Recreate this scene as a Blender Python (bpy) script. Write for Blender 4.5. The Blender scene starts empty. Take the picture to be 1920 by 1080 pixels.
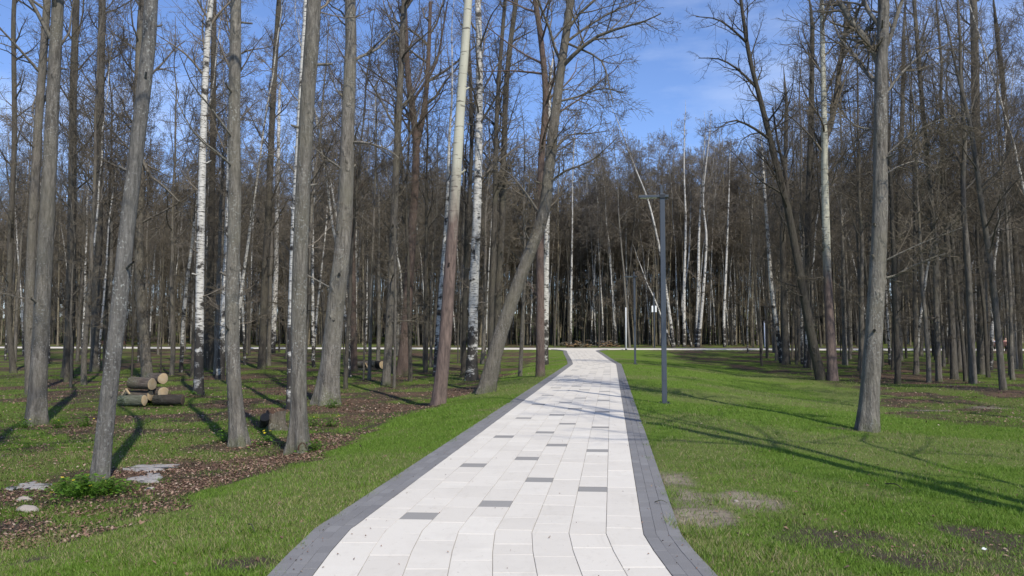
import bpy, math, random
import numpy as np
from mathutils import Vector

# ------------------------------------------------------------------ camera, sky, sun, exposure
scene = bpy.context.scene
COL = scene.collection
F = 1500.0; W0, H0 = 1920.0, 1080.0; CAMZ = 1.6
PITCH = math.atan(89.0 / F)
cam_d = bpy.data.cameras.new('camera'); cam = bpy.data.objects.new('camera', cam_d); COL.objects.link(cam)
cam_d.sensor_width = 36.0; cam_d.lens = 36.0 * F / W0; cam_d.clip_start = 0.05; cam_d.clip_end = 2000
cam.location = (0, 0, CAMZ); cam.rotation_euler = (math.pi / 2 + PITCH, 0, 0)
scene.camera = cam

SUN_AZ = math.radians(25.0)      # the sun stands behind the camera, this far to the right
SUN_EL = math.radians(48.0)
world = bpy.data.worlds.new('World'); scene.world = world; world.use_nodes = True
wn, wl = world.node_tree.nodes, world.node_tree.links
wn.clear()
w_out = wn.new('ShaderNodeOutputWorld'); w_bg = wn.new('ShaderNodeBackground')
w_sky = wn.new('ShaderNodeTexSky'); w_sky.sky_type = 'NISHITA'; w_sky.sun_disc = False
w_sky.sun_elevation = SUN_EL; w_sky.sun_rotation = math.pi - SUN_AZ
w_sky.air_density = 1.0; w_sky.dust_density = 0.4; w_sky.ozone_density = 3.0; w_sky.altitude = 200
w_bg.inputs['Strength'].default_value = 0.14
w_tc = wn.new('ShaderNodeTexCoord'); w_map = wn.new('ShaderNodeMapping'); w_map.inputs['Scale'].default_value = (1.6, 1.6, 6.0)
w_n = wn.new('ShaderNodeTexNoise'); w_n.inputs['Scale'].default_value = 1.7; w_n.inputs['Detail'].default_value = 7; w_n.inputs['Roughness'].default_value = 0.6
w_r = wn.new('ShaderNodeValToRGB'); w_r.color_ramp.elements[0].position = 0.46; w_r.color_ramp.elements[1].position = 0.85
w_r.color_ramp.elements[1].color = (0.5, 0.5, 0.5, 1)
w_tint = wn.new('ShaderNodeMixRGB'); w_tint.blend_type = 'MULTIPLY'; w_tint.inputs['Fac'].default_value = 1.0; w_tint.inputs['Color2'].default_value = (0.98, 1.06, 1.32, 1)
w_mix = wn.new('ShaderNodeMixRGB'); w_mix.inputs['Color2'].default_value = (6.6, 7.4, 9.0, 1)
wl.new(w_tc.outputs['Generated'], w_map.inputs['Vector']); wl.new(w_map.outputs['Vector'], w_n.inputs['Vector'])
wl.new(w_n.outputs['Fac'], w_r.inputs['Fac']); wl.new(w_r.outputs['Color'], w_mix.inputs['Fac'])
wl.new(w_sky.outputs['Color'], w_tint.inputs['Color1']); wl.new(w_tint.outputs['Color'], w_mix.inputs['Color1']); wl.new(w_mix.outputs['Color'], w_bg.inputs['Color'])
wl.new(w_bg.outputs['Background'], w_out.inputs['Surface'])

sun_d = bpy.data.lights.new('sun', 'SUN'); sun_d.energy = 5.0; sun_d.angle = math.radians(0.53); sun_d.color = (1.0, 0.94, 0.83)
sun = bpy.data.objects.new('sun', sun_d); COL.objects.link(sun)
to_sun = Vector((math.sin(SUN_AZ) * math.cos(SUN_EL), -math.cos(SUN_AZ) * math.cos(SUN_EL), math.sin(SUN_EL)))
sun.rotation_euler = to_sun.to_track_quat('Z', 'Y').to_euler(); sun.location = (20, -40, 60)

vs = scene.view_settings
vs.view_transform = 'Standard'; vs.look = 'None'; vs.exposure = 0.0; vs.gamma = 1.0; vs.use_curve_mapping = False
try: scene.cycles.max_bounces = 6
except Exception: pass

RNG = np.random.default_rng(11)
random.seed(5)

# ------------------------------------------------------------------ helpers: names, noise, meshes
def tag(o, label=None, cat=None, group=None, kind=None):
    if label: o['label'] = label
    if cat: o['category'] = cat
    if group: o['group'] = group
    if kind: o['kind'] = kind
    return o

def empty(name, loc, rz=0.0):
    o = bpy.data.objects.new(name, None); COL.objects.link(o)
    o.location = loc; o.rotation_euler = (0, 0, rz); o.empty_display_size = 0.2
    return o

def link(name, me, parent=None, loc=(0, 0, 0), rot=(0, 0, 0)):
    o = bpy.data.objects.new(name, me); COL.objects.link(o)
    if parent is not None: o.parent = parent
    o.location = loc; o.rotation_euler = rot
    return o

def mesh_np(name, verts, faces, mat=None, smooth=True, attrs=None):
    """verts (N,3); faces: (M,k) array or a list of such arrays"""
    if not isinstance(faces, (list, tuple)): faces = [faces]
    faces = [np.asarray(f, dtype=np.int32) for f in faces if len(f)]
    me = bpy.data.meshes.new(name)
    nv = len(verts); me.vertices.add(nv)
    me.vertices.foreach_set('co', np.asarray(verts, dtype=np.float32).ravel())
    loops = np.concatenate([f.ravel() for f in faces])
    tot = np.concatenate([np.full(len(f), f.shape[1], dtype=np.int32) for f in faces])
    start = np.concatenate([[0], np.cumsum(tot)[:-1]]).astype(np.int32)
    me.loops.add(len(loops)); me.loops.foreach_set('vertex_index', loops)
    me.polygons.add(len(tot)); me.polygons.foreach_set('loop_start', start)
    try: me.polygons.foreach_set('loop_total', tot)
    except Exception: pass
    me.update(calc_edges=True)
    if smooth: me.polygons.foreach_set('use_smooth', np.ones(len(tot), dtype=bool))
    for k, v in (attrs or {}).items():
        a = me.attributes.new(k, 'FLOAT', 'POINT'); a.data.foreach_set('value', np.asarray(v, dtype=np.float32))
    if mat is not None: me.materials.append(mat)
    me.validate()
    return me

def _hash(ix, iy, seed):
    h = (ix.astype(np.int64) * 374761393 + iy.astype(np.int64) * 668265263 + seed * 974634777) & 0xFFFFFFFF
    h = ((h ^ (h >> 13)) * 1274126177) & 0xFFFFFFFF
    h = h ^ (h >> 16)
    return (h & 0xFFFFFF) / float(0xFFFFFF)

def vnoise(x, y, seed=0):
    x = np.asarray(x, dtype=float); y = np.asarray(y, dtype=float)
    ix = np.floor(x); iy = np.floor(y); fx = x - ix; fy = y - iy
    fx = fx * fx * (3 - 2 * fx); fy = fy * fy * (3 - 2 * fy)
    a = _hash(ix, iy, seed); b = _hash(ix + 1, iy, seed); c = _hash(ix, iy + 1, seed); d = _hash(ix + 1, iy + 1, seed)
    return (a * (1 - fx) + b * fx) * (1 - fy) + (c * (1 - fx) + d * fx) * fy

def fbm(x, y, seed=0, octv=4):
    s = 0; a = 0.5; t = 0
    for i in range(octv):
        s = s + a * vnoise(np.asarray(x) * 2 ** i, np.asarray(y) * 2 ** i, seed + i * 17); t += a; a *= 0.55
    return s / t

def sm(t):
    t = np.clip(t, 0, 1); return t * t * (3 - 2 * t)

# ------------------------------------------------------------------ path geometry and terrain
JX = np.array([0.19, -0.145, -0.138, 4.62, 8.0]); JY = np.array([-8.0, 6.05, 6.65, 45.0, 95.6])
def xc(y): 
    y = np.asarray(y, dtype=float)
    r = np.interp(y, JY, JX)
    return np.where(y > JY[-1], JX[-1] + (y - JY[-1]) * 0.06, r)
def flare(y):
    y = np.asarray(y, dtype=float)
    return 1.0 + 0.22 * sm((y - 46) / 34) + 1.0 * sm((y - 80) / 14) ** 2
def cross(x, y): return y - (93.9 - 0.15 * np.asarray(x, dtype=float))    # metres past the near edge of the cross path

def height(x, y):
    x = np.asarray(x, dtype=float); y = np.asarray(y, dtype=float)
    o = x - xc(y); d = np.abs(o) - 1.52 * flare(np.minimum(y, 93))
    left = -0.44 * sm(d / 3.9) - 0.02; right = -0.52 * sm(d / 7.5) - 0.02
    z = np.where(o < 0, left, right)
    und = 0.10 * (fbm(x / 2.1, y / 2.1, 3, 3) - 0.5) * sm((d - 0.3) / 2.5) + 0.35 * (fbm(x / 13.0, y / 13.0, 9, 2) - 0.5) * sm((d - 1) / 6)
    z = z + und
    c = cross(x, y)
    fade = 1 - sm((c + 32) / 29)
    z = z * fade - 0.05 * (1 - fade)
    z = z + np.where(c > 0, 0.035 * np.minimum(c, 4.5), 0) + np.where(c > 4.5, 0.012 * (c - 4.5), 0) + np.where(c > 25, 0.03 * (c - 25), 0) + 0.3 * (fbm(x / 9.0, y / 9.0, 21, 2) - 0.5) * sm((c - 6) / 10)
    return z
def hz(x, y): return float(height(x, y))

def ray(u, v):
    x = (u - W0 / 2) / F; y = (H0 / 2 - v) / F
    return np.array([x, math.cos(PITCH) - math.sin(PITCH) * y, math.sin(PITCH) + math.cos(PITCH) * y])
def at_depth(u, v, Y):
    d = ray(u, v); return np.array([0, 0, CAMZ]) + d * (Y / d[1])
def on_ground(u, v, zfun=None):
    d = ray(u, v); Y = np.concatenate([np.arange(2.5, 60, 0.02), np.arange(60, 200, 0.1)])
    P = d[None, :] * (Y / d[1])[:, None]; P[:, 2] += CAMZ
    g = height(P[:, 0], P[:, 1]) if zfun is None else zfun
    k = np.argmax(P[:, 2] <= g)
    if not (P[:, 2] <= g).any(): k = len(Y) - 1
    p = P[k].copy()
    if zfun is None: p[2] = hz(p[0], p[1])
    return p

# masks of what covers the ground
def masks(x, y):
    x = np.asarray(x, dtype=float); y = np.asarray(y, dtype=float)
    o = x - xc(y); d = np.abs(o) - 1.52 * flare(np.minimum(y, 93))
    n1 = fbm(x / 1.7, y / 1.7, 31, 4); n2 = fbm(x / 0.6, y / 0.6, 47, 3); n3 = fbm(x / 5.0, y / 5.0, 71, 3)
    wl_ = 2.7 + 1.1 * (n1 - 0.5) * 3; wr_ = 8.5 + 6 * (n3 - 0.5) + np.where(y > 38, -1.5, 0) + 2 * (n1 - 0.5)
    lawn = np.where(o < 0, sm((wl_ - d) / 0.9 + 0.5), sm((wr_ - d) / 2.2 + 0.5))
    c = cross(x, y)
    lawn = np.where(c > -3, lawn * 0.6, lawn)
    wild = sm((n1 - 0.40) / 0.18) * 0.72 + 0.14                       # tufts on the forest floor
    grass = np.maximum(lawn, wild * (1 - lawn))
    # worn, sandy and bare places
    def spot(px, py, rx, ry, e=0.8):
        p = on_ground(px, py); q = np.sqrt(((x - p[0]) / rx) ** 2 + ((y - p[1]) / ry) ** 2) + (n2 - 0.5) * 1.5 + (n1 - 0.5) * 0.9
        return sm((1 - q) / e)
    sand = np.zeros_like(x)
    for a in SAND: sand = np.maximum(sand, spot(*a))
    earth = np.zeros_like(x)
    for a in EARTH: earth = np.maximum(earth, spot(*a))
    dry = sm((fbm(x / 2.6, y / 2.6, 91, 4) - 0.47) / 0.16) * 0.6
    litter = np.zeros_like(x)
    for a in LITTER: litter = np.maximum(litter, 0.85 * spot(*a))
    litter = litter * (0.35 + 0.65 * sm((fbm(x / 0.9, y / 0.9, 57, 3) - 0.36) / 0.2))
    litter = np.maximum(litter, (1 - lawn) * sm((0.43 - n1) / 0.14) * 0.8)
    grass = grass * (1 - sand * 0.85) * (1 - earth * 0.75) * (1 - litter * 0.72)
    return grass, litter, sand, earth, dry, lawn
SAND = [(1285, 925, 0.5, 1.2), (1345, 930, 0.85, 0.55), (1300, 968, 0.42, 0.5), (1415, 945, 0.6, 0.4), (1740, 770, 1.2, 0.7), (1860, 765, 1.0, 0.6)]
EARTH = [(1780, 1050, 1.7, 0.9), (1900, 1020, 1.2, 0.9), (1620, 1000, 0.9, 0.6), (440, 1060, 0.4, 0.25), (1820, 730, 1.6, 1.2), (1600, 806, 0.7, 0.4), (40, 985, 0.4, 0.3), (1450, 660, 5, 3), (60, 1050, 0.3, 0.25), (700, 800, 0.6, 0.25)]
LITTER = [(390, 872, 1.5, 1.0), (300, 918, 0.9, 0.6), (170, 962, 0.8, 0.3), (30, 930, 0.6, 0.5), (620, 765, 1.3, 1.2), (870, 735, 0.8, 1.4), (110, 770, 1.2, 1.2), (500, 735, 1.6, 2.2), (660, 782, 0.5, 0.9), (60, 1010, 0.4, 0.3)]

# ------------------------------------------------------------------ materials
MATS = {}
def mat(name):
    m = bpy.data.materials.new(name); m.use_nodes = True; nt = m.node_tree
    b = nt.nodes['Principled BSDF']; b.inputs['Roughness'].default_value = 0.85
    try: b.inputs['Specular IOR Level'].default_value = 0.25
    except Exception: pass
    MATS[name] = m
    return m, nt.nodes, nt.links, b
def noise(n, l, vec, scale, detail=4, rough=0.55, mapscale=None, dist=0.0):
    t = n.new('ShaderNodeTexNoise'); t.inputs['Scale'].default_value = scale; t.inputs['Detail'].default_value = detail
    t.inputs['Roughness'].default_value = rough; t.inputs['Distortion'].default_value = dist
    if mapscale:
        mp = n.new('ShaderNodeMapping'); mp.inputs['Scale'].default_value = mapscale; l.new(vec, mp.inputs['Vector']); vec = mp.outputs['Vector']
    l.new(vec, t.inputs['Vector'])
    return t.outputs['Fac']
def ramp(n, l, fac, stops):
    r = n.new('ShaderNodeValToRGB'); e = r.color_ramp.elements
    while len(e) < len(stops): e.new(0.5)
    for i, (p, c) in enumerate(stops):
        e[i].position = p; e[i].color = (c, c, c, 1) if not isinstance(c, tuple) else (*c, 1)
    l.new(fac, r.inputs['Fac']); return r.outputs['Color']
def mix(n, l, fac, a, b, mode='MIX'):
    m = n.new('ShaderNodeMixRGB'); m.blend_type = mode
    for s, v in (('Fac', fac), ('Color1', a), ('Color2', b)):
        if isinstance(v, (int, float)): m.inputs[s].default_value = v
        elif isinstance(v, tuple): m.inputs[s].default_value = (*v, 1)
        else: l.new(v, m.inputs[s])
    return m.outputs['Color']
def math_(n, l, op, a, b=None, clamp=False):
    m = n.new('ShaderNodeMath'); m.operation = op; m.use_clamp = clamp
    for i, v in enumerate((a, b)):
        if v is None: continue
        if isinstance(v, (int, float)): m.inputs[i].default_value = v
        else: l.new(v, m.inputs[i])
    return m.outputs['Value']
def attr(n, name):
    a = n.new('ShaderNodeAttribute'); a.attribute_name = name; return a.outputs['Fac']
def bump(n, l, b, fac, strength=0.4, dist=0.02):
    bp = n.new('ShaderNodeBump'); bp.inputs['Strength'].default_value = strength; bp.inputs['Distance'].default_value = dist
    l.new(fac, bp.inputs['Height']); l.new(bp.outputs['Normal'], b.inputs['Normal'])
def objco(n): return n.new('ShaderNodeTexCoord').outputs['Object']
def rnd(n): return n.new('ShaderNodeObjectInfo').outputs['Random']

def bark(name, dark, light, tint, lichen=0.0, reddish=None, furrow=1.0, moss=0.5):
    m, n, l, b = mat(name); co = objco(n)
    f1 = noise(n, l, co, 5.0, 6, 0.6, (3.0, 3.0, 0.55), 0.6)
    f2 = noise(n, l, co, 45.0, 4, 0.65, (1, 1, 0.4))
    c = ramp(n, l, f1, [(0.3, dark), (0.72, light)])
    c = mix(n, l, ramp(n, l, f2, [(0.35, 0.0), (0.75, 0.55)]), c, dark)
    big = noise(n, l, co, 0.9, 3)
    c = mix(n, l, ramp(n, l, big, [(0.42, 0.0), (0.68, 0.75)]), c, tint)
    if reddish:
        sx = n.new('ShaderNodeSeparateXYZ'); l.new(co, sx.inputs[0])
        h = math_(n, l, 'ADD', sx.outputs['Z'], math_(n, l, 'MULTIPLY', noise(n, l, co, 2.0, 5, 0.7, (1.5, 1.5, 0.5)), 2.6))
        c = mix(n, l, ramp(n, l, math_(n, l, 'MULTIPLY', h, 0.1), [(0.30, 0.85), (0.62, 0.0)]), c, reddish)
    if lichen:
        s = noise(n, l, co, 26.0, 3, 0.6); zone = noise(n, l, co, 1.3, 3)
        fac = math_(n, l, 'MULTIPLY', ramp(n, l, s, [(0.56, 0.0), (0.64, 1.0)]), ramp(n, l, zone, [(0.42, 0.0), (0.6, lichen)]))
        c = mix(n, l, fac, c, (0.42, 0.43, 0.40))
    sz = n.new('ShaderNodeSeparateXYZ'); l.new(co, sz.inputs[0])
    mo = math_(n, l, 'SUBTRACT', noise(n, l, co, 3.0, 4, 0.6), math_(n, l, 'MULTIPLY', sz.outputs['Z'], 0.35))
    c = mix(n, l, ramp(n, l, mo, [(0.38, 0.0), (0.58, moss)]), c, (0.085, 0.098, 0.038))
    v = math_(n, l, 'MULTIPLY_ADD', rnd(n), 0.5); v.node.inputs[2].default_value = 0.75
    hv = n.new('ShaderNodeHueSaturation'); l.new(c, hv.inputs['Color']); l.new(v, hv.inputs['Value'])
    l.new(hv.outputs['Color'], b.inputs['Base Color']); b.inputs['Roughness'].default_value = 0.95
    knots = noise(n, l, co, 2.3, 3, 0.5, (1.6, 1.6, 0.9)); fur = noise(n, l, co, 9.0, 5, 0.65, (4.0, 4.0, 0.5), 0.8)
    bump(n, l, b, math_(n, l, 'ADD', math_(n, l, 'ADD', f1, fur), math_(n, l, 'MULTIPLY', ramp(n, l, knots, [(0.62, 0.0), (0.8, 1.0)]), 1.5)), 1.0 * furrow, 0.035)
    return m
M_GREY = bark('bark_grey', (0.072, 0.064, 0.054), (0.305, 0.280, 0.238), (0.17, 0.158, 0.12), 0.5)
M_LICH = bark('bark_lichen', (0.074, 0.069, 0.062), (0.295, 0.280, 0.255), (0.165, 0.158, 0.138), 0.95)
M_BROWN = bark('bark_brown', (0.058, 0.050, 0.041), (0.220, 0.197, 0.165), (0.132, 0.120, 0.088), 0.25)
M_DARK = bark('bark_dark', (0.035, 0.030, 0.025), (0.130, 0.115, 0.093), (0.085, 0.078, 0.055), 0.1)
M_POLE = bark('bark_pole', (0.100, 0.083, 0.056), (0.345, 0.298, 0.212), (0.20, 0.178, 0.11), 0.0)
M_RED = bark('bark_red', (0.07, 0.048, 0.038), (0.19, 0.145, 0.12), (0.14, 0.095, 0.075), 0.2)

def birch_bark():
    m, n, l, b = mat('bark_birch'); co = objco(n)
    base = mix(n, l, noise(n, l, co, 2.2, 3), (0.46, 0.44, 0.385), (0.64, 0.62, 0.575))
    band = noise(n, l, co, 3.0, 4, 0.7, (1.2, 1.2, 9.0), 0.3)
    patch = noise(n, l, co, 1.7, 4, 0.65, (1.3, 1.3, 1.6))
    sx = n.new('ShaderNodeSeparateXYZ'); l.new(co, sx.inputs[0])
    low = ramp(n, l, math_(n, l, 'MULTIPLY', sx.outputs['Z'], 0.25), [(0.02, 0.22), (0.95, 0.03)])
    f1 = ramp(n, l, math_(n, l, 'ADD', band, math_(n, l, 'MULTIPLY', low, 0.35)), [(0.53, 0.0), (0.62, 1.0)])
    f2 = ramp(n, l, math_(n, l, 'ADD', patch, low), [(0.57, 0.0), (0.66, 1.0)])
    f = math_(n, l, 'MAXIMUM', f1, f2)
    c = mix(n, l, f, base, (0.045, 0.04, 0.035))
    l.new(c, b.inputs['Base Color']); b.inputs['Roughness'].default_value = 0.75
    bump(n, l, b, f, 0.4, 0.01)
    return m
M_BIRCH = birch_bark()
def aspen_bark():
    m, n, l, b = mat('bark_aspen'); co = objco(n)
    sx = n.new('ShaderNodeSeparateXYZ'); l.new(co, sx.inputs[0])
    up = mix(n, l, noise(n, l, co, 1.6, 4), (0.36, 0.355, 0.275), (0.54, 0.52, 0.42))
    band = noise(n, l, co, 2.6, 3, 0.6, (1.0, 1.0, 6.0), 0.4)
    up = mix(n, l, ramp(n, l, band, [(0.57, 0.0), (0.66, 0.9)]), up, (0.09, 0.08, 0.065))
    f1 = noise(n, l, co, 5.0, 6, 0.6, (3, 3, 0.6), 0.6)
    lowc = ramp(n, l, f1, [(0.3, (0.07, 0.052, 0.045)), (0.7, (0.20, 0.145, 0.12))])
    h = math_(n, l, 'ADD', sx.outputs['Z'], math_(n, l, 'MULTIPLY', noise(n, l, co, 2.4, 5, 0.7, (1.5, 1.5, 0.6)), 3.2))
    c = mix(n, l, ramp(n, l, math_(n, l, 'MULTIPLY', h, 0.1), [(0.62, 0.0), (0.86, 1.0)]), lowc, up)
    l.new(c, b.inputs['Base Color']); bump(n, l, b, f1, 0.5, 0.02)
    return m
M_ASPEN = aspen_bark()
def plain(name, col, rough=0.8, var=0.25, scale=12.0, metallic=0.0, bumps=0.0, mapscale=None):
    m, n, l, b = mat(name); co = objco(n)
    f = noise(n, l, co, scale, 5, 0.6, mapscale)
    c = mix(n, l, f, tuple(x * (1 - var) for x in col), tuple(min(1, x * (1 + var)) for x in col))
    l.new(c, b.inputs['Base Color']); b.inputs['Roughness'].default_value = rough; b.inputs['Metallic'].default_value = metallic
    if bumps: bump(n, l, b, f, bumps, 0.01)
    return m
def twig(name, a, c2):
    m, n, l, b = mat(name)
    c = mix(n, l, rnd(n), a, c2); l.new(c, b.inputs['Base Color']); b.inputs['Roughness'].default_value = 0.8
    return m
M_TWIG = twig('twigs_grey', (0.096, 0.080, 0.058), (0.140, 0.118, 0.086))
M_TWIGB = twig('twigs_birch', (0.135, 0.114, 0.088), (0.185, 0.158, 0.124))
M_TWIGD = twig('twigs_dark', (0.064, 0.053, 0.039), (0.100, 0.084, 0.061))

def ground_mat():
    m, n, l, b = mat('forest_ground'); g = n.new('ShaderNodeNewGeometry').outputs['Position']
    n1 = noise(n, l, g, 9.0, 6, 0.65); n2 = noise(n, l, g, 38.0, 4, 0.7); n3 = noise(n, l, g, 1.4, 4, 0.6); n4 = noise(n, l, g, 120.0, 3, 0.6)
    soil = mix(n, l, n2, (0.040, 0.030, 0.021), (0.105, 0.082, 0.058))
    soil = mix(n, l, ramp(n, l, n1, [(0.45, 0.0), (0.65, 0.6)]), soil, (0.085, 0.088, 0.045))
    gr = mix(n, l, n3, (0.102, 0.165, 0.024), (0.148, 0.218, 0.040))
    gr = mix(n, l, ramp(n, l, n2, [(0.4, 0.0), (0.7, 0.4)]), gr, (0.060, 0.092, 0.016))
    dryc = mix(n, l, n2, (0.135, 0.125, 0.058), (0.215, 0.192, 0.105))
    gr = mix(n, l, math_(n, l, 'MULTIPLY', attr(n, 'dry'), ramp(n, l, n1, [(0.35, 0.25), (0.65, 0.95)])), gr, dryc)
    gr = mix(n, l, math_(n, l, 'MULTIPLY', math_(n, l, 'SUBTRACT', 1.0, attr(n, 'lawn')), 0.6), gr, mix(n, l, n1, (0.062, 0.086, 0.020), (0.115, 0.128, 0.040)))
    gf = ramp(n, l, math_(n, l, 'ADD', attr(n, 'grass'), math_(n, l, 'MULTIPLY_ADD', n1, 0.9)), [(0.55, 0.0), (0.95, 1.0)])
    for nd in n:
        if nd.type == 'MATH' and nd.operation == 'MULTIPLY_ADD': nd.inputs[2].default_value = -0.25
    c = mix(n, l, gf, soil, gr)
    lit = mix(n, l, n2, (0.100, 0.060, 0.042), (0.235, 0.155, 0.108))
    lit = mix(n, l, ramp(n, l, n4, [(0.4, 0.0), (0.7, 0.5)]), lit, (0.035, 0.024, 0.018))
    c = mix(n, l, math_(n, l, 'MULTIPLY', attr(n, 'litter'), ramp(n, l, n1, [(0.3, 0.4), (0.55, 1.0)])), c, lit)
    c = mix(n, l, math_(n, l, 'MULTIPLY', attr(n, 'sand'), ramp(n, l, n1, [(0.3, 0.55), (0.58, 1.0)])), c, mix(n, l, n2, (0.25, 0.21, 0.15), (0.42, 0.37, 0.285)))
    c = mix(n, l, math_(n, l, 'MULTIPLY', attr(n, 'earth'), ramp(n, l, n1, [(0.3, 0.3), (0.6, 0.95)])), c, mix(n, l, n2, (0.045, 0.038, 0.030), (0.12, 0.10, 0.08)))
    l.new(c, b.inputs['Base Color']); b.inputs['Roughness'].default_value = 1.0
    try: b.inputs['Specular IOR Level'].default_value = 0.05
    except Exception: pass
    bump(n, l, b, math_(n, l, 'ADD', n2, n1), 0.9, 0.05)
    return m
M_GROUND = ground_mat()

def leafy(name, stops, transl=0.35, a='shade'):
    m, n, l, b = mat(name)
    c = ramp(n, l, attr(n, a), stops)
    l.new(c, b.inputs['Base Color']); b.inputs['Roughness'].default_value = 0.6
    t = n.new('ShaderNodeBsdfTranslucent'); l.new(c, t.inputs['Color']); mx = n.new('ShaderNodeMixShader'); mx.inputs['Fac'].default_value = transl
    l.new(b.outputs[0], mx.inputs[1]); l.new(t.outputs[0], mx.inputs[2]); l.new(mx.outputs[0], n['Material Output'].inputs['Surface'])
    return m
M_GRASS = leafy('grass_blades', [(0.0, (0.078, 0.142, 0.015)), (0.45, (0.155, 0.262, 0.033)), (0.68, (0.21, 0.302, 0.052)), (0.80, (0.27, 0.245, 0.105)), (1.0, (0.36, 0.31, 0.18))], 0.3)
M_LITTER = leafy('dry_leaves', [(0.0, (0.105, 0.062, 0.042)), (0.5, (0.205, 0.122, 0.084)), (0.85, (0.285, 0.185, 0.13)), (1.0, (0.38, 0.30, 0.23))], 0.1)
M_PLANT = leafy('spring_leaves', [(0.0, (0.055, 0.135, 0.012)), (1.0, (0.14, 0.26, 0.03))], 0.4)

def stone_mat(name, a, c2, speck, rough=0.75, specscale=180, wear=0.0):
    m, n, l, b = mat(name); g = n.new('ShaderNodeNewGeometry').outputs['Position']
    c = mix(n, l, rnd(n), a, c2)
    at = attr(n, 'shade')
    c = mix(n, l, at, c, tuple(x * 0.955 for x in a))
    c = mix(n, l, ramp(n, l, noise(n, l, g, specscale, 3, 0.7), [(0.5, 0.0), (0.75, 0.6)]), c, speck)
    st = noise(n, l, g, 1.1, 5, 0.7)
    c = mix(n, l, ramp(n, l, st, [(0.5, 0.0), (0.72, 0.30)]), c, tuple(x * 0.72 for x in a))
    st2 = noise(n, l, g, 6.0, 6, 0.75)
    c = mix(n, l, ramp(n, l, st2, [(0.56, 0.0), (0.74, 0.30)]), c, (0.34, 0.31, 0.26) if a[0] > 0.4 else (0.2, 0.2, 0.19))
    sc_ = noise(n, l, g, 2.2, 6, 0.8, (1.0, 0.35, 1.0), 1.2)
    c = mix(n, l, ramp(n, l, sc_, [(0.56, 0.0), (0.66, 0.16), (0.8, 0.34)]), c, (0.30, 0.265, 0.205) if a[0] > 0.4 else (0.21, 0.195, 0.165))
    dots = noise(n, l, g, 34.0, 2, 0.5)
    c = mix(n, l, ramp(n, l, dots, [(0.70, 0.0), (0.75, 0.5)]), c, (0.20, 0.17, 0.12))
    l.new(c, b.inputs['Base Color']); b.inputs['Roughness'].default_value = rough
    bump(n, l, b, noise(n, l, g, 220, 3, 0.7), 0.25, 0.003)
    return m
M_TILE = stone_mat('pale_paving', (0.59, 0.552, 0.485), (0.635, 0.60, 0.53), (0.46, 0.43, 0.37))
M_TILED = stone_mat('grey_paving', (0.255, 0.245, 0.228), (0.295, 0.285, 0.265), (0.18, 0.172, 0.16))
M_SETT = stone_mat('dark_setts', (0.165, 0.162, 0.161), (0.205, 0.202, 0.200), (0.31, 0.305, 0.30), 0.8, 130)
M_JOINT = plain('joint_sand', (0.40, 0.372, 0.32), 0.95, 0.25, 60)
M_CROSS = stone_mat('pale_cross_paving', (0.50, 0.47, 0.42), (0.52, 0.49, 0.44), (0.4, 0.38, 0.34))

# ------------------------------------------------------------------ ground
def build_ground():
    ys = [-30.0]
    while ys[-1] < 4: ys.append(ys[-1] + (0.8 if ys[-1] < 0 else 0.25))
    while ys[-1] < 420: ys.append(ys[-1] + max(0.09, ys[-1] * 0.018))
    ys = np.array(ys)
    pos = [1.44, 1.50]
    while pos[-1] < 260: pos.append(pos[-1] + max(0.08, min((pos[-1] - 1.45) * 0.032, 12.0)))
    pos = np.array(pos); offs = np.concatenate([-pos[::-1], [0.0], pos])
    fl = flare(np.minimum(ys, 93.0))
    O = offs[None, :] * np.where(np.abs(offs)[None, :] < 1.6, fl[:, None], 1.0)
    k = np.abs(offs) >= 1.6
    O = O + np.where(k[None, :], np.sign(offs)[None, :] * (fl[:, None] - 1) * 1.6, 0)
    Y = np.repeat(ys[:, None], len(offs), 1); X = xc(Y) + O
    Z = height(X, Y)
    under = np.abs(offs)[None, :] < 1.47
    Z = np.where(under, np.where(cross(X, Y) < 2, -0.12, Z - 0.05), Z)
    g, li, sa, ea, dr, la = masks(X.ravel(), Y.ravel())
    V = np.stack([X.ravel(), Y.ravel(), Z.ravel()], 1)
    r, c = Y.shape; i = (np.arange(r - 1)[:, None] * c + np.arange(c - 1)[None, :]).ravel()
    Fq = np.stack([i, i + 1, i + c + 1, i + c], 1)
    me = mesh_np('ground', V, Fq, M_GROUND, True, {'grass': g, 'litter': li, 'sand': sa, 'earth': ea, 'dry': dr, 'lawn': la})
    return tag(link('ground', me), kind='structure')
build_ground()

# ------------------------------------------------------------------ paved path
TX = np.diff(JX); TY = np.diff(JY); SEG = np.hypot(TX, TY); S0 = np.concatenate([[0], np.cumsum(SEG)])
TD = np.stack([TX / SEG, TY / SEG], 1)
ND = np.stack([TD[:, 1], -TD[:, 0]], 1)            # to the right of travel
def mitre(i):
    if i == 0: return ND[0]
    if i == len(JX) - 1: return ND[-1]
    m = ND[i - 1] + ND[i]; m = m / np.linalg.norm(m); return m / np.dot(m, ND[i])
MIT = [mitre(i) for i in range(len(JX))]
def path_pt(s, u):
    i = int(min(max(np.searchsorted(S0, s, 'right') - 1, 0), len(SEG) - 1)); t = (s - S0[i]) / SEG[i]
    y0 = JY[i] + t * TY[i]; w = float(flare(y0)); u = u * w
    a = np.array([JX[i], JY[i]]) + MIT[i] * u; b = np.array([JX[i + 1], JY[i + 1]]) + MIT[i + 1] * u
    return a + (b - a) * t
def to_path(x, y):
    i = int(min(max(np.searchsorted(JY, y, 'right') - 1, 0), len(SEG) - 1)); p = np.array([x - JX[i], y - JY[i]])
    return S0[i] + p @ TD[i], (p @ ND[i]) / float(flare(y))
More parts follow.
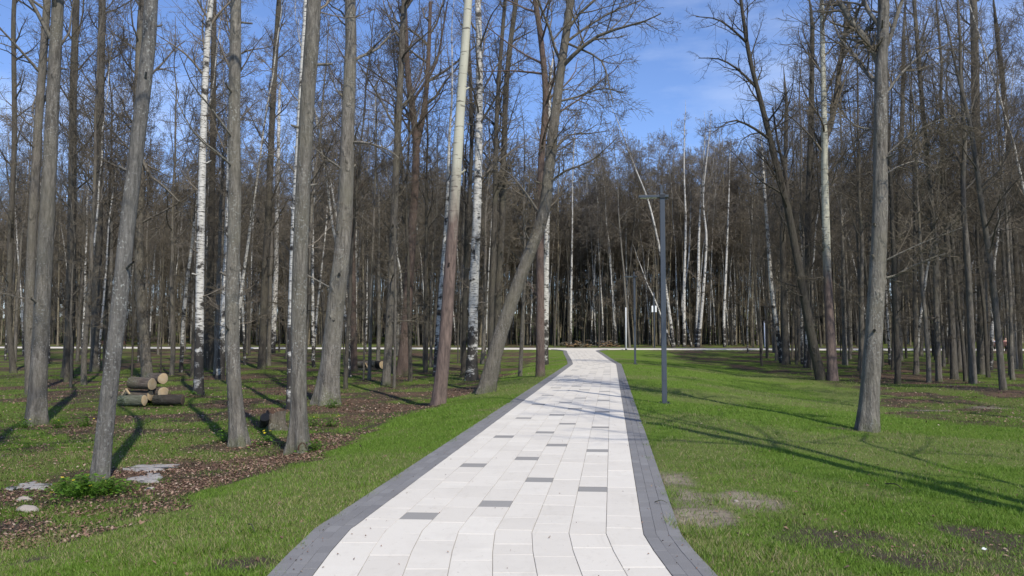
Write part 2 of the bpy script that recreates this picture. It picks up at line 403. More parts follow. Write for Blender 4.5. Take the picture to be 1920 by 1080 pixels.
def tile_poly(s0, s1, u0, u1, gap):
    s0 += gap; s1 -= gap; u0 += gap; u1 -= gap
    mids = [s for s in S0[1:-1] if s0 < s < s1]
    L = [path_pt(s, u0) for s in [s0] + mids + [s1]]; Rr = [path_pt(s, u1) for s in [s0] + mids + [s1]]
    return L + Rr[::-1]
def prism(poly, ztop, zbot, tilt=(0, 0), chamfer=0.003):
    P = np.array(poly); c = P.mean(0); n = len(P)
    Pi = c + (P - c) * (1 - chamfer / max(1e-6, np.abs(P - c).max()))
    zt = ztop + (Pi - c) @ np.array(tilt)
    V = np.concatenate([np.c_[P, np.full(n, zbot)], np.c_[P, zt - chamfer], np.c_[Pi, zt]])
    faces = []
    for k in (0, n):
        for j in range(n): faces.append((k + (j + 1) % n, k + j, n + k + j, n + k + (j + 1) % n)[::1])
    faces.append(tuple(range(3 * n - 1, 2 * n - 1, -1)))
    return V, faces

DARKPX = [(790,965),(930,944),(1008.5,899.5),(1107,918),(890,871),(988.7,859.5),(1119.3,845.5),(1044,834.5),(948,818),(1023.5,810.5),(1126.3,801.5),(1066,794.5),(985.5,783.5),(1046,778),(1131,772.4),(1080.6,766.5),(1011.5,758),(1062.5,754.5),(1135,750.6),(1090.5,746.4),(1030,741),(1098,731),(1137,734),(1044,727),(1083.5,724.5),(1105,719),(1142,721)]
def build_path():
    root_poly = [path_pt(s, -1.47) for s in list(S0)] + [path_pt(s, 1.47) for s in list(S0)[::-1]]
    ss = sorted(set(list(np.arange(0, S0[-1], 2.0)) + list(S0)))
    V = []; 
    for s in ss:
        for u in (-1.485, 1.485):
            p = path_pt(s, u); V.append((p[0], p[1], -0.010))
    V = np.array(V); i = np.arange(len(ss) - 1) * 2; Fq = np.stack([i, i + 1, i + 3, i + 2], 1)
    root = tag(link('paved_path', mesh_np('paved_path', V, Fq, M_JOINT, False)), kind='structure')
    darks = {c: [] for c in range(8)}
    for u, v in DARKPX:
        d = ray(u, v); t = -CAMZ / d[2]; s, q = to_path(d[0] * t, d[1] * t)
        darks[int(min(7, max(0, math.floor((q + 1.2) / 0.3))))].append(s)
    smax = S0[-1]; s = max(max(v) for v in darks.values() if v) + 0.9
    rr = random.Random(3); col = 3
    while s < smax - 12:
        col = (col + rr.choice([2, 3, 5])) % 7; darks[col].append(s); s += rr.uniform(0.45, 0.95)
    tiles = []
    for c in range(8):
        ds = sorted(darks[c]); rr = random.Random(40 + c); s = rr.uniform(0, 0.4); stops = ds + [smax]
        for d in stops:
            end = (d - 0.145) if d < smax else smax
            while end - s > 0.95:
                L = rr.choice([0.3, 0.45, 0.45, 0.6, 0.6, 0.75]); tiles.append((s, s + L, c, 0)); s += L
            if end - s > 0.12: tiles.append((s, end, c, 0)); s = end
            if d < smax: tiles.append((s, s + 0.29, c, 1)); s = s + 0.29
    tiles.sort(key=lambda t: t[0])
    vis = [t for t in tiles if t[1] > 13.0][:300]; vset = set(vis)
    rest = [t for t in tiles if t not in vset]
    rr = random.Random(8)
    for (s0, s1, c, dk) in vis:
        V, Fc = prism(tile_poly(s0, s1, -1.2 + 0.3 * c, -0.9 + 0.3 * c, 0.0014 + rr.random() * 0.0009), rr.uniform(-0.0015, 0.0015), -0.06, (rr.uniform(-.004, .004), rr.uniform(-.004, .004)))
        me = bpy.data.meshes.new('paving_tile'); me.from_pydata(V.tolist(), [], Fc); me.materials.append(M_TILED if dk else M_TILE)
        a = me.attributes.new('shade', 'FLOAT', 'POINT'); a.data.foreach_set('value', np.full(len(V), rr.random(), dtype=np.float32))
        link('paving_tile', me, root)
    setts = []
    for side in (-1, 1):
        for c in range(3):
            s = rr.uniform(0, 0.2)
            while s < smax - 1.5:
                L = rr.choice([0.18, 0.2, 0.2, 0.22]) if s < 26 else 0.4; u0 = 1.203 + 0.1 * c
                setts.append((s, s + L, side * u0 if side > 0 else -(u0 + 0.1), side)); s += L
    setts.sort(key=lambda t: t[0])
    visS = [t for t in setts if t[1] > 12.6][:300]; vS = set(visS); restS = [t for t in setts if t not in vS]
    for (s0, s1, u0, side) in visS:
        V, Fc = prism(tile_poly(s0, s1, u0, u0 + 0.1, 0.0008), rr.uniform(-0.0015, 0.0015), -0.09, (rr.uniform(-.01, .01), rr.uniform(-.01, .01)), 0.002)
        me = bpy.data.meshes.new('border_sett'); me.from_pydata(V.tolist(), [], Fc); me.materials.append(M_SETT)
        a = me.attributes.new('shade', 'FLOAT', 'POINT'); a.data.foreach_set('value', np.full(len(V), rr.random(), dtype=np.float32))
        link('border_sett', me, root)
    def joined(name, items, m):
        VV, FF, sh, k = [], [], [], 0
        for poly, zt, ch in items:
            V, Fc = prism(poly, zt, -0.06, (0, 0), ch); VV += V.tolist(); FF += [tuple(i + k for i in f) for f in Fc]; k += len(V); sh += [rr.random()] * len(V)
        me = bpy.data.meshes.new(name); me.from_pydata(VV, [], FF); me.materials.append(m)
        a = me.attributes.new('shade', 'FLOAT', 'POINT'); a.data.foreach_set('value', np.array(sh, dtype=np.float32))
        o = link(name, me, root); o['kind'] = 'stuff'; return o
    joined('far_pale_tiles', [(tile_poly(a, b, -1.2 + 0.3 * c, -0.9 + 0.3 * c, 0.003), rr.uniform(-.001, .001), 0.003) for a, b, c, k in rest if not k], M_TILE)
    joined('far_grey_tiles', [(tile_poly(a, b, -1.2 + 0.3 * c, -0.9 + 0.3 * c, 0.003), rr.uniform(-.001, .001), 0.003) for a, b, c, k in rest if k], M_TILED)
    joined('far_border_setts', [(tile_poly(a, b, u, u + 0.1, 0.003), rr.uniform(-.003, .003), 0.004) for a, b, u, sd in restS], M_SETT)
build_path()

def build_cross():
    xs = np.arange(-150, 151, 5.0); prof = [(-0.0, -0.12), (0.0, 0.012), (3.4, 0.131), (3.4, 0.0)]
    V = []
    for x in xs:
        for c, z in prof: V.append((x, 93.9 - 0.15 * x + c, z))
    n = len(prof); i = (np.arange(len(xs) - 1)[:, None] * n + np.arange(n - 1)[None, :]).ravel()
    tag(link('cross_path', mesh_np('cross_path', np.array(V), np.stack([i, i + n, i + n + 1, i + 1], 1), M_CROSS, False, {'shade': np.zeros(len(V))})), kind='structure')
build_cross()

# ------------------------------------------------------------------ tree machinery
def tubes(P, R, sides):
    """P (N,k,3), R (N,k) -> verts, quads"""
    N, k, _ = P.shape
    T = np.gradient(P, axis=1); T /= (np.linalg.norm(T, axis=2, keepdims=True) + 1e-9)
    md = P[:, -1] - P[:, 0]; md /= (np.linalg.norm(md, axis=1, keepdims=True) + 1e-9)
    ref = np.where(np.abs(md[:, 2:3]) > 0.8, np.array([[1.0, 0.1, 0]]), np.array([[0.1, 0.0, 1.0]]))
    A = np.cross(T, ref[:, None, :]); A /= (np.linalg.norm(A, axis=2, keepdims=True) + 1e-9)
    B = np.cross(T, A)
    th = np.arange(sides) * 2 * math.pi / sides
    V = P[:, :, None, :] + R[:, :, None, None] * (A[:, :, None, :] * np.cos(th)[None, None, :, None] + B[:, :, None, :] * np.sin(th)[None, None, :, None])
    base = (np.arange(N)[:, None, None] * k + np.arange(k - 1)[None, :, None]) * sides
    a = base + np.arange(sides)[None, None, :]; b = base + ((np.arange(sides) + 1) % sides)[None, None, :]
    Q = np.stack([a, a + sides, b + sides, b], -1).reshape(-1, 4)
    return V.reshape(-1, 3), Q

def joinVQ(items):
    Vs, Qs, k = [], [], 0
    for V, Q in items:
        if len(V) == 0: continue
        Vs.append(V); Qs.append(Q + k); k += len(V)
    return np.concatenate(Vs), np.concatenate(Qs)

def along(P, t):
    """point and tangent at fraction t of each polyline; P (N,k,3), t (N,)"""
    k = P.shape[1]; f = np.clip(t, 0, 0.9999) * (k - 1); i = f.astype(int); w = (f - i)[:, None]; n = np.arange(len(P))
    a = P[n, i]; b = P[n, i + 1]; d = b - a; d = d / (np.linalg.norm(d, axis=1, keepdims=True) + 1e-9)
    return a + (b - a) * w, d, i, w[:, 0]

def sprout(P, R, n, t0, t1, length, ang, k, rng, up=0.0, wig=0.18, rr=0.55, rmin=0.003, tip=0.3, taper_len=0.5, rmax=1.0):
    """children of every polyline: returns P2 (N*n,k,3), R2"""
    N = len(P)
    if N == 0 or n == 0: return np.zeros((0, k, 3)), np.zeros((0, k))
    idx = np.repeat(np.arange(N), n)
    strat = (np.tile(np.arange(n), N) + rng.random(N * n)) / n
    t = t0 + (t1 - t0) * strat
    p, d, i, w = along(P[idx], t)
    r0 = R[idx, i] * (1 - w) + R[idx, i + 1] * w
    rv = rng.normal(size=(N * n, 3)); rv -= d * np.sum(rv * d, 1, keepdims=True); rv /= np.linalg.norm(rv, axis=1, keepdims=True) + 1e-9
    a = np.radians(ang[0] + (ang[1] - ang[0]) * rng.random(N * n))[:, None]
    dr = d * np.cos(a) + rv * np.sin(a)
    if np.isscalar(length): Lp = np.full(N, length)
    else: Lp = length
    L = Lp[idx] * (1 - taper_len * strat) * (0.65 + 0.7 * rng.random(N * n))
    P2 = np.zeros((N * n, k, 3)); P2[:, 0] = p; step = (L / (k - 1))[:, None]
    for j in range(1, k):
        dr = dr + rng.normal(size=dr.shape) * wig; dr[:, 2] += up
        dr = dr / np.linalg.norm(dr, axis=1, keepdims=True)
        P2[:, j] = P2[:, j - 1] + dr * step
    rb = np.clip(r0 * rr, rmin, rmax)
    R2 = np.maximum(rb[:, None] * np.linspace(1, tip, k)[None, :], rmin * 0.6)
    return P2, R2

def lengths(P): return np.linalg.norm(np.diff(P, axis=1), axis=2).sum(1)

def crown_mesh(name, Pl, Rl, kind, rng, full, m, k4=2, rs=1.0, extra=None):
    """twigs that grow from the limbs Pl"""
    Ll = lengths(Pl)
    droop = {'broad': 0.03, 'birch': -0.07, 'dark': 0.05}[kind]
    n2, n3, n4 = full
    rm = 0.0055 * rs
    P2, R2 = sprout(Pl, Rl, n2, 0.12, 0.98, Ll * 0.50, (32, 62), 5, rng, 0.05 if kind != 'birch' else -0.02, 0.2, 0.55, 0.008 * rs)
    P3, R3 = sprout(P2, R2, n3, 0.12, 1.0, lengths(P2) * 0.52, (28, 65), 3, rng, droop, 0.25, 0.6, rm)
    items = [tubes(P2, R2, 4), tubes(P3, R3, 3)]
    if n4:
        P4, R4 = sprout(P3, R3, n4, 0.15, 1.0, np.maximum(lengths(P3) * 0.75, 0.12), (25, 65), k4, rng, droop * 1.5, 0.25, 0.7, 0.0048 * rs)
        items.append(tubes(P4, R4, 3))
    if extra is not None: items.append(extra)
    V, Q = joinVQ(items)
    return mesh_np(name, V, Q, m)

def trunk_shape(P, R, sides, rng, flare_amt=0.55, lobes=5, rough=0.05):
    """one trunk tube with root flare and an uneven girth; P (k,3), R (k,), z measured from P[0]"""
    V, Q = tubes(P[None], R[None], sides); V = V.reshape(len(P), sides, 3)
    th = np.arange(sides) * 2 * math.pi / sides; ph = rng.random(4) * 6.28
    z = (P[:, 2] - P[0, 2])
    fl = flare_amt * np.exp(-np.maximum(z - 0.06, 0) / (R[0] * 2.0 + 0.08))[:, None] * (0.55 + 0.45 * np.cos(lobes * th + ph[0]) + 0.25 * np.cos(2 * th + ph[1]))[None, :]
    tw = 1 + rough * (np.cos(2 * th + ph[2])[None, :] * 0.6 + np.cos(3 * th[None, :] + z[:, None] * 0.9 + ph[3]) * 0.6) + rough * 0.6 * rng.normal(size=(len(P), sides)) * 0.5
    f = np.maximum(fl, -0.1) + tw
    V = P[:, None, :] + (V - P[:, None, :]) * f[:, :, None]
    return V.reshape(-1, 3), Q

def limbs_for(P, R, kind, rng, zc, n, Lmax, low=4):
    """limbs off a trunk polyline: main ones above zc, a few thin ones lower down"""
    z = P[:, 2] - P[0, 2]; H = z[-1]; frac = lambda h: float(np.interp(h, z, np.linspace(0, 1, len(z))))
    if kind == 'birch': ang, up, Lf = (24, 46), 0.05, 0.95
    elif kind == 'dark': ang, up, Lf = (30, 60), 0.10, 0.8
    else: ang, up, Lf = (35, 66), 0.09, 1.0
    P1, R1 = sprout(P[None], R[None], n, frac(zc), 0.93, Lmax * Lf, ang, 8, rng, up, 0.13, 0.42, 0.012, 0.22, 0.5, 0.055)
    out = [(P1, R1)]
    if low:
        Pa, Ra = sprout(P[None], R[None], low, frac(max(2.2, H * 0.12)), frac(zc), Lmax * 0.42, (50, 85), 8, rng, 0.03, 0.16, 0.2, 0.010, 0.3, 0.1, 0.035)
        out.append((Pa, Ra))
    return np.concatenate([a for a, _ in out]), np.concatenate([b for _, b in out])

BARK = {'lichen': (M_LICH, M_TWIG, 'broad'), 'grey': (M_GREY, M_TWIG, 'broad'), 'brown': (M_BROWN, M_TWIG, 'broad'), 'dark': (M_DARK, M_TWIGD, 'dark'), 'red': (M_RED, M_TWIG, 'broad'),
        'birch': (M_BIRCH, M_TWIGB, 'birch'), 'aspen': (M_ASPEN, M_TWIG, 'broad'), 'pole': (M_POLE, M_TWIG, 'broad')}
DETAIL = {'dense': (9, 8, 4), 'full': (7, 6, 3), 'mid': (6, 5, 2), 'light': (5, 4, 1)}

def smooth_line(pts, n):
    pts = np.array(pts, dtype=float); d = np.concatenate([[0], np.cumsum(np.linalg.norm(np.diff(pts, axis=0), axis=1))])
    # Catmull-Rom resampling
    t = np.linspace(0, d[-1], n); out = np.zeros((n, pts.shape[1]))
    pe = np.concatenate([[2 * pts[0] - pts[1]], pts, [2 * pts[-1] - pts[-2]]])
    for j, tt in enumerate(t):
        i = min(len(d) - 2, max(0, int(np.searchsorted(d, tt, 'right') - 1))); u = (tt - d[i]) / max(1e-9, d[i + 1] - d[i])
        a, b, c, e = pe[i], pe[i + 1], pe[i + 2], pe[i + 3]
        out[j] = 0.5 * ((2 * b) + (c - a) * u + (2 * a - 5 * b + 4 * c - e) * u * u + (3 * b - a - 3 * c + e) * u ** 3)
    return out

HEROES = []
SHORTS = ['the lichen-speckled trunk', 'the stout left-edge trunk', 'the paler slim left trunk', 'the dark trunk by the stout one', 'the thin bent left-edge trunk', 'the upright brown trunk', 'the trunk behind the logs',
          'the dark-footed birch', 'the slender birch', 'the brown-black trunk', 'the dark-topped grey trunk', 'the trunk behind the stump', 'the birch by the splayed-root trunk', 'the splayed-root trunk', 'the thick sloping trunk',
          'the slim reddish trunk', 'the mossy-sided trunk', 'the left pole sapling', 'the right pole sapling', 'the V-forked tree', 'the aspen', 'the thin birch behind the aspen', 'the spotted birch', 'the dark trunk touching the birch',
          'the tall dark curving trunk', 'the dark trunk beside the curving one', 'the leaning tree', 'the red-brown lawn-edge trunk', 'the lawn-edge birch', 'the forked sapling', 'the distant white birch', 'the big lawn trunk',
          'the dark leaning tree', 'the white-stemmed tree', 'the pale slanting stem', 'the mossy stem', 'the trunk behind the dark leaner', 'the slim brown tree', 'the olive-brown trunk', 'the thin slanting tree', 'the dark right-edge trunk',
          'the trunk behind the lawn tree', 'the lamp-side leaning birch', 'the short slanting birch', 'the twin-partner birch', 'the birch slanting at its foot', 'the left pair birch', 'the right pair birch', 'the single white birch', 'the path-end birch', 'the short bright birch']
def hero(name, label, kind, px, w0, w1, H=21, seed=0, detail='mid', zc=None, n=14, Lmax=4.2, low=4, flr=0.5, base=None, limbs=(), sides=14, group=None, cat='tree', depth=None, lob=5, short=None):
    """a tree measured in the photograph: px the trunk's centre line from the ground up, w0 / w1 its breadth at foot and top of that line"""
    rng = np.random.default_rng(1000 + seed)
    g = on_ground(*px[0]) if depth is None else at_depth(px[0][0], px[0][1], depth)
    Y = g[1]
    pts = [at_depth(u, v, Y) for u, v in px]; pts[0] = np.array([g[0], Y, hz(g[0], Y) - 0.08])
    r0 = 0.5 * w0 * Y / F; r1 = 0.5 * w1 * Y / F
    # bend a little in depth as well, so that it is a tree from every side
    amp = rng.normal() * 0.25
    zz = np.array([p[2] for p in pts]); 
    for p in pts[1:]: p[1] += amp * math.sin(min(1.0, (p[2] - zz[0]) / 12.0) * 2.2)
    ztop = pts[-1][2]; nvis = len(pts); Ht = max(H, ztop - zz[0] + 3.0)
    d = pts[-1] - pts[-2]; d = d / np.linalg.norm(d)
    hgt_left = zz[0] + Ht - ztop; k = 4
    for j in range(k):
        d = d + rng.normal(size=3) * 0.06 + np.array([0, 0, 0.12]); d /= np.linalg.norm(d); pts.append(pts[-1] + d * hgt_left / k)
    line = smooth_line(pts, 44)
    # finer rings near the ground
    zl = line[:, 2] - line[0, 2]; extra = smooth_line(line[:4], 14)[1:-1]
    line = np.concatenate([line[:1], extra, line[3:]]); zl = line[:, 2] - line[0, 2]
    zv = pts[nvis - 1][2] - line[0, 2]
    R = np.where(zl <= zv, r0 + (r1 - r0) * (zl / zv), r1 * (1 - 0.86 * (zl - zv) / max(0.1, zl[-1] - zv)))
    org = np.array([g[0], Y, hz(g[0], Y)])
    bm, tm, ck = BARK[kind]
    root = empty(name, org)
    L = line - org
    TV = [trunk_shape(L, R, sides, rng, flr, lob)]
    zc = zc if zc is not None else Ht * 0.42
    Pl, Rl = limbs_for(L, R, ck, rng, zc, n, Lmax, low)
    for (lp, lw0, lw1, dy) in limbs:
        q = [at_depth(u, v, Y + dy * j / (len(lp) - 1)) - org for j, (u, v) in enumerate(lp)]
        off = float(np.interp(q[0][2], L[:, 2], L[:, 1])); q = [p + np.array([0, off, 0]) for p in q]; q[0][0] = float(np.interp(q[0][2], L[:, 2], L[:, 0]))
        q = smooth_line(q, 8)[None]; rr_ = np.linspace(0.5 * lw0 * Y / F, 0.5 * lw1 * Y / F, 8)[None]; rr_[0, 0] = min(rr_[0, 0], 0.8 * float(np.interp(q[0, 0, 2], L[:, 2], R)))
        Pl = np.concatenate([Pl, q]); Rl = np.concatenate([Rl, rr_])
    if Y < 45:                                  # broken stubs and knots on the bare part of the trunk
        zz_ = L[:, 2]; fr = lambda h: float(np.interp(h, zz_, np.linspace(0, 1, len(zz_))))
        Ps, Rs = sprout(L[None], R[None], 7, fr(1.6), fr(min(9.0, zz_[-1] * 0.6)), 0.28, (45, 80), 4, rng, 0.05, 0.12, 0.22, 0.012, 0.75, 0.0, 0.05)
        TV.append(tubes(Ps, Rs, 6))
    LT = tubes(Pl, Rl, 6 if Y < 60 else 4); far_ = Y > 60
    pale = kind in ('birch', 'aspen')
    if not pale: TV.append(LT)
    V, Q = joinVQ(TV)
    link('trunk', mesh_np('trunk', V, Q, bm), root)
    link('crown', crown_mesh('crown', Pl, Rl, ck, rng, DETAIL['full' if far_ else detail], tm, 2, 1.6 if far_ else 1.0, LT if pale else None), root)
    HEROES.append((px[0][0], SHORTS[len(HEROES)]))
    tag(root, label, cat, group)
    return root

def proto(kind, H, r0, seed, n=16, Lmax=4.0, full=(7, 6, 3), zc=None, low=6, lean=0.5, rs=1.15, k4=2, sides=8):
    rng = np.random.default_rng(500 + seed)
    k = 18; z = np.concatenate([[-0.2, 0.12, 0.45], np.linspace(1.3, H, k - 3)]); w = np.cumsum(rng.normal(size=(k, 2)) * 0.10, axis=0) * np.linspace(0, 1, k)[:, None]
    ld = rng.normal(size=2) * lean
    zh = np.clip(z / H, 0, 1) ** 1.3; P = np.c_[w[:, 0] + ld[0] * zh, w[:, 1] + ld[1] * zh, z]; R = r0 * (1 - 0.88 * np.clip(z / H, 0, 1) ** 0.9)
    bm, tm, ck = BARK[kind]
    Pl, Rl = limbs_for(P, R, ck, rng, zc or H * 0.36, n, Lmax, low)
    LT = tubes(Pl, Rl, 4); TV = [trunk_shape(P, R, sides, rng, 0.45)]
    if kind != 'birch': TV.append(LT)
    V, Q = joinVQ(TV)
    return mesh_np('trunk', V, Q, bm), crown_mesh('crown', Pl, Rl, ck, rng, full, tm, k4, rs, LT if kind == 'birch' else None), H

def place(name, pr, x, y, s, rz, label, group, cat='tree'):
    root = empty(name, (x, y, hz(x, y)), rz); root.scale = (s, s, s)
    link('trunk', pr[0], root); link('crown', pr[1], root)
    return tag(root, label, cat, group)

# ------------------------------------------------------------------ trees one can point to
# --- left of the path
hero('grey_tree', 'grey lichen-speckled trunk nearest the camera, foot in green flowering plants', 'lichen', [(186,903),(198,760),(214,600),(230,420),(248,250),(262,120),(270,0)], 30, 25, 19, 1, 'light', 8, 12, 4.0, 0, 0.3, sides=24)
hero('grey_tree', 'stout straight grey trunk near the left edge of the picture', 'grey', [(68,797),(73,690),(82,500),(94,280),(102,100),(107,0)], 31, 21, 20, 2, 'light', 9, 12, 4.0, 0, 0.5, sides=24, lob=4)
hero('grey_tree', 'paler slim trunk half hidden behind the stout trunk at the left edge', 'brown', [(57,742),(61,560),(74,330),(88,100),(95,0)], 18, 13, 20, 3, 'mid', 9, 12, 4, 2, 0.25)
hero('dark_tree', 'dark trunk on the left, in the gap between stout trunk and lichen-speckled trunk', 'dark', [(126,708),(131,600),(135,420),(137,200),(143,0)], 18, 12, 20, 4, 'mid', 9, 13, 4, 4, 0.4)
hero('dark_tree', 'thin dark bent trunk at the left edge of the picture', 'dark', [(26,700),(19,600),(24,430),(30,250),(28,60),(30,0)], 11, 8, 17, 5, 'mid', 6, 13, 3.6, 4, 0.4)
hero('brown_tree', 'upright brown trunk just behind the lichen-speckled trunk', 'brown', [(178,697),(178,560),(180,380),(184,200),(188,0)], 18, 13, 21, 6, 'full', 10, 14, 4.2, 4, 0.35)
hero('grey_tree', 'grey trunk standing right behind the pile of cut logs', 'brown', [(277,709),(270,600),(264,460),(268,330),(262,180),(266,60),(270,0)], 20, 11, 20, 7, 'full', 6.5, 14, 4.6, 5, 0.3, limbs=[([(268,290),(285,330),(310,350),(340,380)], 7, 2, -1.0), ([(266,160),(300,130),(330,95),(350,80)], 6, 2, 1.0)])
hero('birch_tree', 'white birch with dark foot, standing to the right of the log pile', 'birch', [(372,740),(375,600),(379,420),(383,250),(390,90),(397,0)], 17, 11, 23, 8, 'full', 11, 14, 3.6, 4, 0.5)
hero('birch_tree', 'slender birch close behind the left side of the dark-topped grey trunk', 'birch', [(412,712),(418,600),(425,420),(431,230),(435,90),(437,0)], 14, 9, 23, 9, 'full', 11, 14, 3.4, 3, 0.4)
hero('dark_tree', 'thin brown-black trunk between the two birches right of the logs', 'dark', [(396,694),(398,560),(402,330),(404,130),(405,0)], 13, 10, 22, 10, 'full', 10, 14, 3.6, 5, 0.3)
hero('grey_tree', 'grey trunk with dark upper half and slightly bulging foot, left of the stump', 'grey', [(450,836),(440,720),(437,570),(444,400),(445,200),(448,0)], 28, 20, 20, 11, 'light', 9, 12, 4, 2, 0.9, sides=20, lob=4)
hero('dark_tree', 'dark trunk some way behind the hollow stump', 'dark', [(491,692),(496,560),(505,380),(512,200),(520,60),(524,0)], 14, 9, 21, 12, 'full', 8, 14, 4, 5, 0.4)
hero('birch_tree', 'bright white birch showing at the left side of the hollow-footed trunk', 'birch', [(546,768),(549,610),(556,420),(566,230),(574,90),(578,0)], 17, 13, 23, 14, 'full', 11, 14, 3.6, 3, 0.3)
T15 = hero('grey_tree', 'tall grey trunk with splayed roots and a hollow at its foot', 'grey', [(559,848),(562,720),(565,570),(573,400),(585,200),(598,0)], 28, 26, 21, 15, 'light', 9, 12, 4.4, 0, 1.3, sides=28, lob=4)
hero('grey_tree', 'thick grey-brown trunk with broad sloping foot, bending right then straightening', 'grey', [(610,758),(619,690),(632,570),(645,470),(652,350),(656,220),(661,90),(660,0)], 37, 20, 23, 16, 'mid', 10, 14, 4.6, 3, 1.0, sides=20, limbs=[([(656,270),(690,272),(730,285),(750,300)], 6, 2, -0.6)])
hero('pine_like_tree', 'slim reddish trunk beside the small cut logs far left of the path', 'red', [(664,697),(661,560),(658,400),(655,200),(652,0)], 12, 8, 21, 17, 'full', 9, 14, 4, 3, 0.3)
hero('grey_tree', 'grey trunk with dark mossy left side in front of the reddish trunk', 'brown', [(724,722),(730,600),(736,450),(743,280),(751,120),(757,0)], 15, 11, 21, 18, 'full', 9.5, 15, 4.4, 4, 0.35)
hero('sapling', 'thin pole-like sapling in front of the small cut logs', 'brown', [(692,713),(697,560),(702,420),(706,300)], 7, 3, 11, 19, 'mid', 5, 10, 2, 3, 0.2)
hero('sapling', 'thin pole-like sapling at the right side of the mossy-sided trunk', 'brown', [(739,727),(740,560),(738,420),(740,300)], 6, 3, 12, 20, 'mid', 5, 10, 2, 3, 0.2)
hero('forked_tree', 'red-footed trunk that forks into a V high up, left of the aspen', 'red', [(754,704),(763,570),(772,420),(779,270),(764,140),(757,0)], 20, 9, 21, 21, 'full', 12, 14, 3.8, 4, 0.45, limbs=[([(779,280),(796,190),(803,90),(806,0)], 13, 7, 0.5), ([(796,190),(815,120),(830,50),(838,0)], 6, 3, 0.8)])
hero('aspen_tree', 'pale aspen with red-brown lower trunk and cream upper trunk, left of the path', 'aspen', [(822,759),(836,620),(846,470),(854,350),(864,190),(878,0)], 25, 15, 22, 22, 'mid', 13, 12, 3.6, 0, 0.45, sides=18)
hero('birch_tree', 'thin birch just behind the foot of the aspen', 'birch', [(815,706),(824,560),(836,400),(842,250)], 9, 5, 20, 23, 'mid', 10, 12, 3, 3, 0.3)
hero('birch_tree', 'spotted birch between the aspen and the leaning tree', 'birch', [(884,714),(888,570),(894,410),(898,260),(899,120),(896,0)], 19, 11, 22, 24, 'full', 8, 16, 3.8, 5, 0.5)
hero('dark_tree', 'dark thin trunk touching the left side of the spotted birch', 'dark', [(869,704),(872,560),(880,400),(885,250),(880,90)], 10, 6, 20, 25, 'full', 8, 14, 3.8, 4, 0.3)
hero('dark_tree', 'tall dark trunk behind the leaning tree, curving right at the top', 'dark', [(931,700),(934,560),(942,400),(945,280),(951,140),(968,0)], 14, 9, 22, 26, 'full', 9, 15, 4.2, 5, 0.3)
hero('dark_tree', 'dark trunk close left of the tall dark curving trunk', 'dark', [(918,702),(922,560),(928,380),(931,230),(939,100),(947,0)], 11, 7, 21, 27, 'full', 9, 14, 4, 4, 0.3)
hero('leaning_tree', 'leaning grey tree with a knotted kink halfway and one long arching bough over the path', 'brown', [(910,737),(932,650),(960,565),(990,482),(1019,402),(1028,330),(1040,225),(1055,110),(1070,0)], 28, 14, 21, 28, 'dense', 10, 11, 4.0, 2, 0.4, sides=18,
     limbs=[([(1052,125),(1078,100),(1115,70),(1160,52),(1205,40),(1240,24)], 9, 2, -1.2), ([(1060,80),(1100,50),(1150,20),(1200,0)], 6, 2, 1.0), ([(1100,78),(1125,110),(1140,150),(1150,195)], 5, 1.5, -1.5),
            ([(1034,300),(1060,255),(1100,250),(1140,245)], 5, 1.5, 0.8), ([(1030,345),(1060,320),(1110,300),(1160,255)], 5, 1.5, -0.8), ([(1045,190),(1085,180),(1130,165),(1175,175)], 5, 1.5, 0.2), ([(1010,408),(985,360),(960,330),(935,310)], 6, 1.5, 0.6)])
hero('brown_tree', 'upright red-brown trunk by the lawn edge, behind the leaning tree', 'red', [(1013,706),(1013,560),(1012,420),(1015,300),(1023,185),(1013,70),(1003,0)], 17, 10, 21, 29, 'full', 9, 15, 4.2, 4, 0.25, limbs=[([(1024,175),(1035,155),(1045,140),(1050,120)], 6, 3, 0.4)])
hero('birch_tree', 'bright white birch at the lawn edge close to the path junction', 'birch', [(1022,684),(1023,560),(1025,420),(1028,300),(1030,170)], 12, 7, 19, 30, 'full', 9, 14, 3.2, 3, 0.3)
hero('sapling', 'thin forked sapling at the lawn edge right of the leaning tree', 'brown', [(975,706),(980,600),(984,500),(982,400)], 8, 4, 12, 31, 'mid', 4, 10, 2.2, 3, 0.2)
hero('birch_tree', 'distant white birch left of the hollow-footed trunk, ending in thin twigs', 'birch', [(511,664),(517,520),(520,380),(522,270),(524,180)], 10, 5, 23, 32, 'full', 9, 14, 3.4, 3, 0.3, depth=82)
